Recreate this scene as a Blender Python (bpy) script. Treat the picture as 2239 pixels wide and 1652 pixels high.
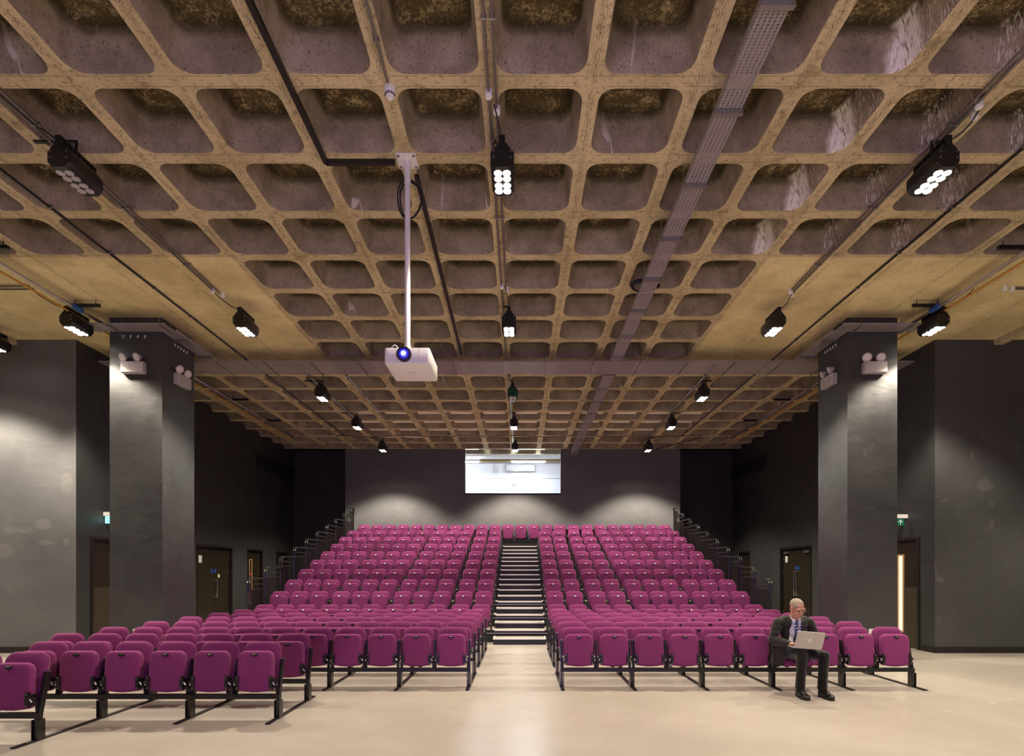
import bpy, bmesh, math, random
from math import sin, cos, pi, radians, sqrt, atan2
from mathutils import Vector, Matrix
from mathutils.bvhtree import BVHTree
random.seed(7)
SC = bpy.context.scene
COL = SC.collection
for _o in list(bpy.data.objects):
    bpy.data.objects.remove(_o)

# ------------------------------------------------------------------ camera (x right, y away from the camera, z up, metres)
cam_d = bpy.data.cameras.new('camera')
cam = bpy.data.objects.new('camera', cam_d)
COL.objects.link(cam)
cam.location = (0, 0, 1.6)
cam.rotation_euler = (pi/2, 0, 0)
cam_d.sensor_width = 36.0
cam_d.lens = 36.0*1222/2239
cam_d.shift_x = (1119.5-1138.4)/2239
cam_d.shift_y = (1250-826)/2239
cam_d.clip_end = 200
SC.camera = cam

# ------------------------------------------------------------------ world, exposure, big lights
w = bpy.data.worlds.new('world'); SC.world = w; w.use_nodes = True
w.node_tree.nodes['Background'].inputs[0].default_value = (0.9, 0.85, 1.0, 1)
w.node_tree.nodes['Background'].inputs[1].default_value = 0.0
vs = SC.view_settings
vs.view_transform = 'Standard'; vs.look = 'None'; vs.gamma = 1.0; vs.use_curve_mapping = False
vs.exposure = 0.0
try:
    SC.cycles.use_denoising = True
    SC.cycles.max_bounces = 8
    SC.cycles.diffuse_bounces = 5
    SC.cycles.sample_clamp_indirect = 6.0
except Exception:
    pass
FLOOD_W = 565.0            # watts of one lit ceiling floodlight
FLOOD_COL = (1.0, 0.875, 0.71)
CONE, BLEND = radians(140), .12
def batwing(d, k=1.0):
    """the wide 'bat-wing' beam of an LED floodlight: even light on the floor, cut off near 64 degrees"""
    d.use_nodes = True; t = d.node_tree; e = t.nodes['Emission']
    tc = t.nodes.new('ShaderNodeTexCoord'); sx = t.nodes.new('ShaderNodeSeparateXYZ'); t.links.new(tc.outputs['Normal'], sx.inputs[0])
    ab = t.nodes.new('ShaderNodeMath'); ab.operation = 'ABSOLUTE'; t.links.new(sx.outputs[2], ab.inputs[0])
    rp = t.nodes.new('ShaderNodeValToRGB'); t.links.new(ab.outputs[0], rp.inputs[0]); cr = rp.color_ramp; cr.interpolation = 'B_SPLINE'
    pts = [(.53, 0.0), (.58, .12), (.63, .44), (.68, .78), (.74, .84), (.82, .60), (.90, .44), (1.0, .36)]
    cr.elements[0].position, cr.elements[0].color = pts[0][0], (pts[0][1],)*3+(1,)
    cr.elements[1].position, cr.elements[1].color = pts[-1][0], (pts[-1][1],)*3+(1,)
    for p, v in pts[1:-1]:
        el = cr.elements.new(p); el.color = (v, v, v, 1)
    mu = t.nodes.new('ShaderNodeMath'); mu.operation = 'MULTIPLY'; mu.inputs[1].default_value = 2.0*k
    t.links.new(rp.outputs[0], mu.inputs[0]); t.links.new(mu.outputs[0], e.inputs['Strength'])

def area(name, loc, rot, sx, sy, power, col):
    d = bpy.data.lights.new(name, 'AREA'); d.shape = 'RECTANGLE'; d.size = sx; d.size_y = sy
    d.energy = power; d.color = col
    o = bpy.data.objects.new(name, d); COL.objects.link(o); o.location = loc; o.rotation_euler = rot
    return o
# the projection screen behind the camera, lit violet by the projector
area('screen_glow', (0.0, -4.0, 2.7), (radians(90), 0, 0), 6.0, 3.2, 230.0, (0.42, 0.22, 1.0))
# unseen floodlights: two continue the ceiling lines, side ones added to brighten slab
for _x, _y, _k in ((-0.19, 2.2, .25), (4.36, 2.2, .25), (-8.4, 4.0, .6), (8.2, 4.0, .8), (11.2, 7.0, .9), (-11.4, 6.2, .6), (-10.5, 9.6, 1.5)):  # the last lamp inferred from the bright left wall
        _d = bpy.data.lights.new('unseen_flood', 'SPOT'); _d.energy = FLOOD_W*_k; _d.color = FLOOD_COL
        _d.spot_size = CONE; _d.spot_blend = BLEND; _d.shadow_soft_size = 0.12; batwing(_d)
        _q = bpy.data.objects.new('unseen_flood', _d); COL.objects.link(_q); _q.location = (_x, _y, 5.7)

# soft ceiling fill added behind the camera, and the control room's own fluorescent light
area('ceiling_fill_light', (0.0, -3.2, 0.9), (radians(180), 0, 0), 11.0, 3.0, 430.0, (1.0, 0.88, 0.70))
area('control_room_light', (-0.4, 22.3, 5.75), (0, 0, 0), 3.0, 0.5, 70.0, (0.90, 0.95, 1.0))

# ------------------------------------------------------------------ tags
def tag(o, label=None, cat=None, group=None, kind=None):
    if label: o['label'] = label
    if cat: o['category'] = cat
    if group: o['group'] = group
    if kind: o['kind'] = kind
    return o

def empty(name, loc=(0, 0, 0), label=None, cat=None, group=None, kind=None):
    o = bpy.data.objects.new(name, None); COL.objects.link(o)
    o.location = loc; o.empty_display_size = 0.1
    return tag(o, label, cat, group, kind)

def wloc(o):
    v = Vector((0, 0, 0))
    while o is not None:
        v += Vector(o.location); o = o.parent
    return v

# ------------------------------------------------------------------ mesh builder
class MB:
    def __init__(s): s.v = []; s.f = []
    def add(s, vs_, fs_):
        n = len(s.v); s.v += [tuple(p) for p in vs_]; s.f += [tuple(i+n for i in f) for f in fs_]
        return s
    def box(s, x0, x1, y0, y1, z0, z1):
        return s.add([(x0,y0,z0),(x1,y0,z0),(x1,y1,z0),(x0,y1,z0),(x0,y0,z1),(x1,y0,z1),(x1,y1,z1),(x0,y1,z1)],
                     [(0,3,2,1),(4,5,6,7),(0,1,5,4),(1,2,6,5),(2,3,7,6),(3,0,4,7)])
    def cbox(s, c, d): 
        return s.box(c[0]-d[0]/2, c[0]+d[0]/2, c[1]-d[1]/2, c[1]+d[1]/2, c[2]-d[2]/2, c[2]+d[2]/2)
    def bar(s, p0, p1, wx, wy, up=(0, 1, 0)):
        """a rectangular bar from p0 to p1: wx across, wy along the 'up' hint"""
        p0 = Vector(p0); p1 = Vector(p1); a = (p1-p0).normalized(); u = Vector(up)
        r = a.cross(u).normalized(); u = r.cross(a).normalized()
        vs_ = []
        for p in (p0, p1):
            for sx, sy in ((-1,-1),(1,-1),(1,1),(-1,1)):
                vs_.append(p + r*(sx*wx/2) + u*(sy*wy/2))
        return s.add(vs_, [(0,1,2,3)[::-1],(4,5,6,7),(0,1,5,4),(1,2,6,5),(2,3,7,6),(3,0,4,7)])
    def cyl(s, p0, p1, r0, r1=None, n=12, caps=True):
        r1 = r0 if r1 is None else r1
        p0 = Vector(p0); p1 = Vector(p1); a = (p1-p0).normalized()
        h = Vector((0,0,1)) if abs(a.z) < .9 else Vector((1,0,0))
        u = a.cross(h).normalized(); w_ = a.cross(u)
        vs_ = []
        for p, r in ((p0, r0), (p1, r1)):
            for k in range(n):
                t = 2*pi*k/n; vs_.append(p + u*(r*cos(t)) + w_*(r*sin(t)))
        fs_ = [(k, (k+1) % n, n+(k+1) % n, n+k) for k in range(n)]
        if caps: fs_ += [tuple(range(n))[::-1], tuple(range(n, 2*n))]
        return s.add(vs_, fs_)
    def tube(s, pts, r, n=8, caps=True, closed=False):
        P = [Vector(p) for p in pts]; m = len(P)
        if m < 2: return s
        def tan(i):
            if closed: return (P[(i+1) % m]-P[i-1]).normalized()
            return (P[min(i+1, m-1)]-P[max(i-1, 0)]).normalized()
        t0 = tan(0); h = Vector((0,0,1)) if abs(t0.z) < .9 else Vector((1,0,0))
        u = t0.cross(h).normalized(); vs_ = []
        for i in range(m):
            t = tan(i); u = (u - t*u.dot(t)).normalized(); w_ = t.cross(u)
            for k in range(n):
                a = 2*pi*k/n; vs_.append(P[i] + u*(r*cos(a)) + w_*(r*sin(a)))
        fs_ = []
        for i in range(m if closed else m-1):
            j = (i+1) % m
            fs_ += [(i*n+k, i*n+(k+1) % n, j*n+(k+1) % n, j*n+k) for k in range(n)]
        if caps and not closed: fs_ += [tuple(range(n))[::-1], tuple(range((m-1)*n, m*n))]
        return s.add(vs_, fs_)
    def ball(s, c, r, nu=12, nv=8, M=None):
        if not hasattr(r, '__len__'): r = (r, r, r)
        vs_ = [(0,0,1)]
        for i in range(1, nv):
            a = pi*i/nv
            for k in range(nu):
                b = 2*pi*k/nu; vs_.append((sin(a)*cos(b), sin(a)*sin(b), cos(a)))
        vs_.append((0,0,-1)); fs_ = [(0, 1+k, 1+(k+1) % nu) for k in range(nu)]
        for i in range(nv-2):
            for k in range(nu):
                q = 1+i*nu; fs_.append((q+k, q+nu+k, q+nu+(k+1) % nu, q+(k+1) % nu))
        q = 1+(nv-2)*nu; L = len(vs_)-1
        fs_ += [(q+k, L, q+(k+1) % nu) for k in range(nu)]
        out = []
        for p in vs_:
            p = Vector((p[0]*r[0], p[1]*r[1], p[2]*r[2]))
            if M is not None: p = M @ p
            out.append(p + Vector(c))
        return s.add(out, fs_)
    def loft(s, rings, cap0=True, cap1=True):
        n = len(rings[0]); vs_ = [p for r in rings for p in r]; fs_ = []
        for i in range(len(rings)-1):
            fs_ += [(i*n+k, i*n+(k+1) % n, (i+1)*n+(k+1) % n, (i+1)*n+k) for k in range(n)]
        if cap0: fs_.append(tuple(range(n))[::-1])
        if cap1: fs_.append(tuple(range((len(rings)-1)*n, len(rings)*n)))
        return s.add(vs_, fs_)
    def strip(s, L, R):
        n = len(L); return s.add(list(L)+list(R), [(i, i+1, n+i+1, n+i) for i in range(n-1)])
    def mesh(s, name, mat, off=(0, 0, 0), smooth=40, fix=True):
        me = bpy.data.meshes.new(name); o = Vector(off)
        me.from_pydata([tuple(Vector(p)-o) for p in s.v], [], s.f)
        if fix:
            bm = bmesh.new(); bm.from_mesh(me); bmesh.ops.recalc_face_normals(bm, faces=bm.faces); bm.to_mesh(me); bm.free()
        if mat is not None: me.materials.append(mat)
        if smooth is not None:
            for p in me.polygons: p.use_smooth = True
            me.set_sharp_from_angle(angle=radians(smooth))
        me.update()
        return me
    def build(s, name, mat, parent=None, local=False, smooth=40, fix=True):
        """one mesh object; world coordinates unless local (then in the parent's frame)"""
        off = (0, 0, 0) if (parent is None or local) else wloc(parent)
        return link(name, s.mesh(name, mat, off, smooth, fix), parent)
def link(name, me, parent=None, loc=(0, 0, 0)):
    o = bpy.data.objects.new(name, me); COL.objects.link(o); o.location = loc
    if parent is not None: o.parent = parent
    return o
def dup(o, parent=None, loc=None):
    c = o.copy(); COL.objects.link(c); c.parent = parent
    if loc is not None: c.location = loc
    for ch in o.children: dup(ch, c)
    return c
def arc(c, r, a0, a1, n, plane='xy', z=0):
    out = []
    for i in range(n+1):
        t = a0+(a1-a0)*i/n; out.append((c[0]+r*cos(t), c[1]+r*sin(t)))
    return out
def rrect(wd, ht, r, n=4):
    """rounded rectangle outline round the origin, counter-clockwise"""
    P = []
    for cx, cy, a in ((wd/2-r, ht/2-r, 0), (-wd/2+r, ht/2-r, pi/2), (-wd/2+r, -ht/2+r, pi), (wd/2-r, -ht/2+r, 3*pi/2)):
        for i in range(n+1):
            t = a+pi/2*i/n; P.append((cx+r*cos(t), cy+r*sin(t)))
    return P
def at(px, py, d):
    return Vector(((px-1138.4)*d/1222, d, 1.6-(py-1250)*d/1222))

# ------------------------------------------------------------------ materials
def s2l(c):
    return tuple((x/12.92 if x <= .04045 else ((x+.055)/1.055)**2.4) for x in c)
def hexc(h):
    return s2l(tuple(int(h[i:i+2], 16)/255 for i in (0, 2, 4)))
class NT:
    def __init__(s, name):
        s.m = bpy.data.materials.new(name); s.m.use_nodes = True; s.t = s.m.node_tree
        s.b = s.t.nodes['Principled BSDF']; s.out = s.t.nodes['Material Output']
        s.geo = None; s.tc = None
    def n(s, typ, **kw):
        q = s.t.nodes.new(typ)
        for k, v in kw.items(): setattr(q, k, v)
        return q
    def l(s, a, b): s.t.links.new(a, b)
    def put(s, sock, v):
        if hasattr(v, 'is_output'): s.l(v, sock)
        elif v is not None:
            if hasattr(v, '__len__') and len(v) == 3 and len(sock.default_value) == 4: v = (*v, 1)
            sock.default_value = v
    def pos(s):
        if s.geo is None: s.geo = s.n('ShaderNodeNewGeometry')
        return s.geo.outputs['Position']
    def nrm(s):
        s.pos(); return s.geo.outputs['Normal']
    def obj(s):
        if s.tc is None: s.tc = s.n('ShaderNodeTexCoord')
        return s.tc.outputs['Object']
    def rnd(s):
        return s.n('ShaderNodeObjectInfo').outputs['Random']
    def scale(s, vec, k):
        q = s.n('ShaderNodeVectorMath', operation='MULTIPLY'); s.l(vec, q.inputs[0]); q.inputs[1].default_value = k if hasattr(k, '__len__') else (k, k, k)
        return q.outputs[0]
    def vadd(s, a, b):
        q = s.n('ShaderNodeVectorMath', operation='ADD'); s.put(q.inputs[0], a); s.put(q.inputs[1], b); return q.outputs[0]
    def xyz(s, vec):
        q = s.n('ShaderNodeSeparateXYZ'); s.l(vec, q.inputs[0]); return q.outputs
    def comb(s, x, y, z):
        q = s.n('ShaderNodeCombineXYZ'); s.put(q.inputs[0], x); s.put(q.inputs[1], y); s.put(q.inputs[2], z); return q.outputs[0]
    def noise(s, vec, sc, det=3, rough=.55, col=False):
        q = s.n('ShaderNodeTexNoise'); s.l(vec, q.inputs['Vector']); q.inputs['Scale'].default_value = sc
        q.inputs['Detail'].default_value = det; q.inputs['Roughness'].default_value = rough
        return q.outputs['Color' if col else 'Fac']
    def math(s, op, a, b=None, c=None, clamp=False):
        q = s.n('ShaderNodeMath', operation=op); q.use_clamp = clamp
        s.put(q.inputs[0], a)
        if b is not None: s.put(q.inputs[1], b)
        if c is not None: s.put(q.inputs[2], c)
        return q.outputs[0]
    def rng(s, v, a, b, c=0.0, d=1.0, smooth=True):
        q = s.n('ShaderNodeMapRange'); q.interpolation_type = 'SMOOTHSTEP' if smooth else 'LINEAR'
        s.put(q.inputs[0], v); q.inputs[1].default_value = a; q.inputs[2].default_value = b
        q.inputs[3].default_value = c; q.inputs[4].default_value = d
        return q.outputs[0]
    def mix(s, f, a, b):
        q = s.n('ShaderNodeMix', data_type='RGBA'); s.put(q.inputs[0], f); s.put(q.inputs[6], a); s.put(q.inputs[7], b)
        return q.outputs[2]
    def base(s, v): s.put(s.b.inputs['Base Color'], v)
    def set(s, rough=None, metal=None, spec=None, sheen=None, coat=None):
        if rough is not None: s.put(s.b.inputs['Roughness'], rough)
        if metal is not None: s.b.inputs['Metallic'].default_value = metal
        if spec is not None: s.b.inputs['Specular IOR Level'].default_value = spec
        if sheen is not None: s.b.inputs['Sheen Weight'].default_value = sheen
        if coat is not None: s.b.inputs['Coat Weight'].default_value = coat
        return s
    def bump(s, h, strength=.3, dist=.01):
        q = s.n('ShaderNodeBump'); q.inputs['Strength'].default_value = strength; q.inputs['Distance'].default_value = dist
        s.l(h, q.inputs['Height']); s.l(q.outputs[0], s.b.inputs['Normal']); return s
def simple(name, col, rough=.5, metal=0.0, spec=.5, var=.06, sc=30):
    """a plain colour with a little procedural variation"""
    t = NT(name); f = t.noise(t.obj(), sc, 2)
    c = tuple(col)
    t.base(t.mix(f, tuple(x*(1-var) for x in c), tuple(min(1, x*(1+var)) for x in c)))
    t.set(rough, metal, spec); return t.m
def glow(name, col, st):
    t = NT(name); t.base((0, 0, 0)); t.put(t.b.inputs['Emission Color'], col); t.b.inputs['Emission Strength'].default_value = st
    return t.m

M = {}
P_ = 0.976; GX0 = -0.298; GY0 = 5.232; ZC = 6.19
def GX(j): return GX0 + P_*j
def GY(k): return GY0 + P_*k

def mat_rib(name='bare_concrete', k=(1, 1, 1), dirt=1.0):
    t = NT(name); p = t.pos(); kk = lambda c: tuple(min(.9, u*v) for u, v in zip(c, k))
    x, y, z = t.xyz(p)
    big = t.noise(p, 1.1, 4, .6); fine = t.noise(p, 22, 4, .7); dots = t.noise(p, 60, 2, .5)
    c = t.mix(t.rng(big, .3, .7), kk((.46, .370, .215)), kk((.645, .53, .325)))
    c = t.mix(t.math('MULTIPLY', t.rng(fine, .50, .70), .75*dirt), c, kk((.24, .18, .10)))
    stain = t.noise(t.vadd(p, t.comb(3.1, 7.7, 0)), 3.4, 5, .72)
    c = t.mix(t.math('MULTIPLY', t.rng(stain, .52, .70), .62*dirt), c, kk((.20, .15, .085)))
    c = t.mix(t.math('MULTIPLY', t.rng(dots, .66, .74), .7*dirt), c, (.045, .032, .022))
    # formwork joints: a thin wavering line down the middle of the ribs along y, two fine ones along x
    wob = t.math('MULTIPLY', t.math('SUBTRACT', t.noise(t.scale(p, (1, 1, 0)), 9, 4, .7), .5), .10)
    u = t.math('ABSOLUTE', t.math('SUBTRACT', t.math('FRACT', t.math('ADD', t.math('DIVIDE', t.math('ADD', t.math('SUBTRACT', x, GX0), wob), P_), 40.5)), .5))
    v = t.math('ABSOLUTE', t.math('SUBTRACT', t.math('FRACT', t.math('ADD', t.math('DIVIDE', t.math('SUBTRACT', y, GY0), P_), 40.5)), .5))
    brk = t.rng(t.noise(p, 5, 3), .35, .55)
    l1 = t.math('MAXIMUM', t.rng(u, .003, .007, 1, 0), t.rng(t.math('ABSOLUTE', t.math('SUBTRACT', u, .026)), .002, .005, .8, 0))
    l2 = t.rng(t.math('ABSOLUTE', t.math('SUBTRACT', v, .058)), .002, .005, 1 if dirt == 1 else .25, 0)
    ln = t.math('MULTIPLY', t.math('MULTIPLY', t.math('MAXIMUM', l1, l2), brk), .6)
    c = t.mix(ln, c, (.05, .036, .024))
    lime = t.rng(t.noise(p, 2.3, 5, .7), .66, .76)
    c = t.mix(t.math('MULTIPLY', lime, .55), c, (.55, .47, .36))
    t.base(c); t.set(.85, 0, .2); t.bump(t.math('ADD', fine, t.math('MULTIPLY', ln, -1.2)), .25, .006)
    return t.m
def mat_coffer(leak):
    t = NT(('stained_concrete', 'stained_concrete_leak', 'stained_concrete_faint_leak')[leak]); p = t.pos(); o = t.obj()
    x, y, z = t.xyz(o); r = t.rnd()
    big = t.noise(p, 2.6, 4, .6); fine = t.noise(p, 30, 4, .7); dots = t.noise(p, 55, 2, .5)
    side = t.mix(t.rng(big, .3, .7), (.22, .175, .125), (.37, .30, .22))
    side = t.mix(t.math('MULTIPLY', t.rng(fine, .5, .72), .6), side, (.10, .076, .056))
    side = t.mix(t.math('MULTIPLY', t.rng(dots, .655, .73), .85), side, (.02, .015, .012))
    top = t.mix(t.rng(t.math('ADD', t.noise(p, 34, 5, .8), t.math('MULTIPLY', t.math('SUBTRACT', t.noise(p, 5, 3), .5), .5)), .46, .70), (.09, .066, .032), (.58, .45, .25))
    top = t.mix(t.math('MULTIPLY', t.rng(t.noise(p, 4.1, 3), .42, .62), .6), top, (.10, .074, .036))
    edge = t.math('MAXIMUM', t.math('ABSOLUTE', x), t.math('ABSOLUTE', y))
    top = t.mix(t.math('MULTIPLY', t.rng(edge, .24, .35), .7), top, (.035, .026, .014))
    ff = t.rng(z, .325, .385)
    c = t.mix(ff, side, top)
    # dark band just under the crown of each coffer
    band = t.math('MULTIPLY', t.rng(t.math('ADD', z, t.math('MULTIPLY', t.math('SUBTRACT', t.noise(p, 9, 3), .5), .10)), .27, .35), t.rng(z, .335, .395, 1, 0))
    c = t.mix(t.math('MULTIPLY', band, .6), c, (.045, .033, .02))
    # dried lime runs in some coffers
    st = t.noise(t.scale(o, (52, 52, .6)), 1.0, 2, .6)
    if leak:
        m1 = t.rng(t.math('ADD', x, t.math('MULTIPLY', t.math('SUBTRACT', t.noise(o, 5, 2), .5), .2)), .20, .29)
        m2 = t.rng(t.math('ADD', y, t.math('MULTIPLY', r, .10)), .12, .22)
        m = t.math('MULTIPLY', t.math('MULTIPLY', m1, m2), t.rng(st, .30, .52))
        fine_s = t.noise(t.scale(o, (64, 64, .5)), 1.0, 1, .5)
        far = t.math('MULTIPLY', t.math('MULTIPLY', t.rng(x, .28, .33), t.rng(fine_s, .54, .66)), .55)
        if leak == 2: m = t.math('MULTIPLY', t.math('MULTIPLY', m, t.rng(st, .52, .60)), .6); far = t.math('MULTIPLY', far, .6)
        c = t.mix(t.math('MULTIPLY', t.math('MAXIMUM', m, far), t.rng(z, .375, .41, 1, 0)), c, (.80, .74, .68))
    else:
        col = t.noise(t.vadd(t.scale(o, (9, 9, .55)), t.comb(t.math('MULTIPLY', r, 60), 0, 0)), 1.0, 1, .5)
        m = t.math('MULTIPLY', t.math('MULTIPLY', t.rng(col, .675, .71), t.rng(r, .70, .74)), t.rng(z, .05, .34, .9, .15))
        c = t.mix(m, c, (.60, .54, .50))
    t.base(c); t.set(.88, 0, .15); t.bump(fine, .35, .006)
    return t.m
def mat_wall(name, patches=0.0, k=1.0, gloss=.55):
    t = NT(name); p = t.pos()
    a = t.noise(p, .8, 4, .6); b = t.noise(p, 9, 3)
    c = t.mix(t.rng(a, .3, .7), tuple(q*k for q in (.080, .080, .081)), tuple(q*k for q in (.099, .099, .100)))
    sm = t.noise(t.scale(p, (1, 1, .6)), 3.2, 5, .65)
    c = t.mix(t.math('MULTIPLY', t.rng(sm, .64, .72), .25), c, (.17, .16, .145))
    if patches:
        pm = t.rng(t.noise(t.vadd(p, t.scale(t.noise(p, 3, 2, .5, True), .25)), 1.35, 1), .66, .68)
        x, y, z = t.xyz(p)
        if patches > .5:      # touched-up ovals of paler paint
            wob = t.math('MULTIPLY', t.math('SUBTRACT', t.noise(p, 9, 3), .5), .5); pm = None
            for cx, cz, rx, rz in ((-9.43, 2.54, .17, .12), (-9.8, 2.43, .16, .07), (-10.1, 2.43, .14, .07), (-9.39, 2.18, .15, .055), (-8.98, 2.2, .07, .07), (-8.97, 3.34, .13, .22), (-10.24, 2.02, .25, .15)):
                q = t.math('ADD', t.math('ADD', t.math('POWER', t.math('DIVIDE', t.math('SUBTRACT', x, cx), rx), 2), t.math('POWER', t.math('DIVIDE', t.math('SUBTRACT', z, cz), rz), 2)), wob)
                q = t.rng(q, .75, 1.05, 1, 0); pm = q if pm is None else t.math('MAXIMUM', pm, q)
        c = t.mix(t.math('MULTIPLY', pm, patches), c, tuple(.16*q for q in (1, .97, .92)) if patches < .5 else (.19, .182, .17))
    t.base(c); t.set(t.rng(sm, .3, .75, gloss+.06, gloss-.10), 0, .42)
    t.bump(t.math('ADD', t.math('MULTIPLY', b, .12), t.math('MULTIPLY', t.noise(t.scale(p, (1, 1, 1.6)), 2.6, 2), 1.0)), .30, .03)
    return t.m
def mat_floor():
    t = NT('polished_floor'); p = t.pos(); x, y, z = t.xyz(p)
    a = t.noise(p, .55, 4, .6); b = t.noise(p, 7, 5, .65); f = t.noise(t.scale(p, (2.2, 14, 1)), 1.6, 4, .6)
    c = t.mix(t.rng(a, .3, .7), (.43, .385, .325), (.50, .452, .388))
    c = t.mix(t.math('MULTIPLY', t.rng(b, .45, .75), .10), c, (.36, .30, .225))
    c = t.mix(t.math('MULTIPLY', t.rng(f, .60, .75), .05), c, (.62, .56, .47))
    spots = t.rng(t.noise(p, 18, 2), .73, .77)
    c = t.mix(t.math('MULTIPLY', spots, .06), c, (.68, .62, .54))
    # a worn circular mark scuffed on the floor at the right
    d = t.math('SQRT', t.math('ADD', t.math('POWER', t.math('SUBTRACT', x, 2.4), 2), t.math('POWER', t.math('SUBTRACT', y, 13.3), 2)))
    ring = t.math('MULTIPLY', t.rng(t.math('ABSOLUTE', t.math('SUBTRACT', d, 7.3)), .008, .022, 1, 0), t.rng(t.noise(p, 6, 4, .7), .5, .62))
    c = t.mix(t.math('MULTIPLY', ring, .4), c, (.75, .70, .62))
    t.base(c); t.set(t.rng(a, .3, .7, .235, .265), 0, .5)
    t.bump(b, .012, .004)
    return t.m
def mat_fabric():
    t = NT('purple_wool'); o = t.obj()
    f = t.noise(o, 260, 2); g = t.noise(o, 14, 3); r = t.rnd()
    c = t.mix(t.rng(f, .3, .7), (.165, .025, .100), (.290, .055, .180))
    c = t.mix(t.math('MULTIPLY', g, .25), c, (.22, .034, .145))
    q = t.n('ShaderNodeHueSaturation'); t.l(c, q.inputs['Color']); t.put(q.inputs['Value'], t.rng(r, 0, 1, .92, 1.06, False))
    t.base(q.outputs[0]); t.set(.92, 0, .2, .16); t.b.inputs['Sheen Tint'].default_value = (1, .62, .82, 1)
    t.b.inputs['Sheen Roughness'].default_value = .4
    t.bump(f, .25, .002)
    return t.m
def mat_perf(name, col, metal=.7):
    """galvanised sheet with real slots cut through it (staggered crosswise and lengthwise slots)"""
    t = NT(name); x, y, z = t.xyz(t.pos())
    cu, cv = .041, .057
    u = t.math('DIVIDE', t.math('ADD', x, 50.0), cu); iu = t.math('FLOOR', u); fu = t.math('SUBTRACT', t.math('FRACT', u), .5)
    v = t.math('ADD', t.math('DIVIDE', y, cv), t.math('MULTIPLY', t.math('MODULO', iu, 2.0), .5))
    fv = t.math('SUBTRACT', t.math('FRACT', v), .5)
    au = t.math('ABSOLUTE', fu); av = t.math('ABSOLUTE', fv)
    h1 = t.math('MULTIPLY', t.math('LESS_THAN', au, .27), t.math('LESS_THAN', av, .075))
    av2 = t.math('ABSOLUTE', t.math('SUBTRACT', t.math('ABSOLUTE', fv), .5))
    h2 = t.math('MULTIPLY', t.math('LESS_THAN', au, .085), t.math('LESS_THAN', av2, .24))
    hole = t.math('MAXIMUM', h1, h2)
    t.base(t.mix(t.noise(t.pos(), 6, 3), tuple(q*.8 for q in col), col)); t.set(.42, metal, .5)
    tr = t.n('ShaderNodeBsdfTransparent'); mx = t.n('ShaderNodeMixShader')
    t.l(hole, mx.inputs[0]); t.l(t.b.outputs[0], mx.inputs[1]); t.l(tr.outputs[0], mx.inputs[2]); t.l(mx.outputs[0], t.out.inputs[0])
    return t.m
def mat_glass():
    t = NT('window_glass'); t.b.inputs['Base Color'].default_value = (1, 1, 1, 1)
    tr = t.n('ShaderNodeBsdfTransparent'); gl = t.n('ShaderNodeBsdfGlossy'); gl.inputs['Roughness'].default_value = .02
    fr = t.n('ShaderNodeFresnel'); fr.inputs[0].default_value = 1.45
    mx = t.n('ShaderNodeMixShader'); t.l(fr.outputs[0], mx.inputs[0]); t.l(tr.outputs[0], mx.inputs[1]); t.l(gl.outputs[0], mx.inputs[2])
    t.l(mx.outputs[0], t.out.inputs[0]); return t.m
M['rib'] = mat_rib(); M['slab'] = mat_rib('board_marked_slab', (1.26, 1.28, 1.14), .4); M['coffer'] = mat_coffer(0); M['leak'] = mat_coffer(1); M['leak2'] = mat_coffer(2)
M['wall'] = mat_wall('dark_grey_paint_shaded', 0.0, .42); M['wall_stage'] = mat_wall('dark_grey_paint_dimmed', .3, .72); M['wall_patch'] = mat_wall('dark_grey_paint_patched_lit', .55, 1.45)  # one dark paint: shade and light pools are worked into each wall's tone
M['wall_back'] = mat_wall('dark_grey_paint_lit_rear', 0.0, 1.6)  # rear wall paint lightened to hold its pools of light
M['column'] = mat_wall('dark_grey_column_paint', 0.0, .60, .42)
M['floor'] = mat_floor(); M['fabric'] = mat_fabric()
M['black'] = simple('black_powder_coat', (.010, .0095, .009), .38, 0, .5)
M['blackgloss'] = simple('black_gloss_tube', (.016, .015, .014), .24, 0, .6)
M['blackmatt'] = simple('matt_black', (.008, .008, .008), .7)
M['navy'] = simple('dark_navy_riser', (.012, .010, .022), .5)
M['steel'] = simple('galvanised_steel', (.34, .33, .31), .38, .85)
M['chrome'] = simple('bright_steel', (.75, .74, .72), .22, 1.0)
M['nosing'] = simple('aluminium_nosing', (.80, .77, .73), .35, .1)
M['deck'] = simple('grey_beige_deck', (.36, .31, .25), .6)
M['white'] = simple('white_plastic', (.78, .76, .74), .42)
M['whitepaint'] = simple('white_paint', (.74, .77, .82), .6)
M['tray'] = mat_perf('perforated_tray', (.36, .325, .35), .3)
M['traysolid'] = simple('dull_galvanised_tray', (.36, .33, .35), .42, .35)
M['yellow'] = simple('yellow_conduit', (.60, .27, .03), .5)
M['blue'] = simple('blue_clamp', (.02, .09, .28), .5)
M['door'] = simple('dark_brown_door', (.022, .0155, .008), .42, 0, .5, .15, 4)
M['frame'] = simple('black_door_frame', (.014, .011, .009), .45)
M['glass'] = mat_glass()
M['lamp'] = glow('floodlight_lens_lit', (1.0, .93, .80), 11.0)
M['lampoff'] = simple('floodlight_lens_unlit', (.45, .42, .42), .25)
# ================================================================== THE SHELL
XL, XR = -8.79, 8.19          # side walls
YF = 11.05                    # front ends of the side walls
YB = 20.85                    # projecting middle of the rear wall
YR = 21.57                    # recessed rear wall
W0, W1 = -13.5, 13.0          # the wide stage end of the hall
MB().box(W0, W1, -6, 24.2, -.2, 0).build('floor', M['floor']); tag(bpy.data.objects['floor'], kind='structure')

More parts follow.
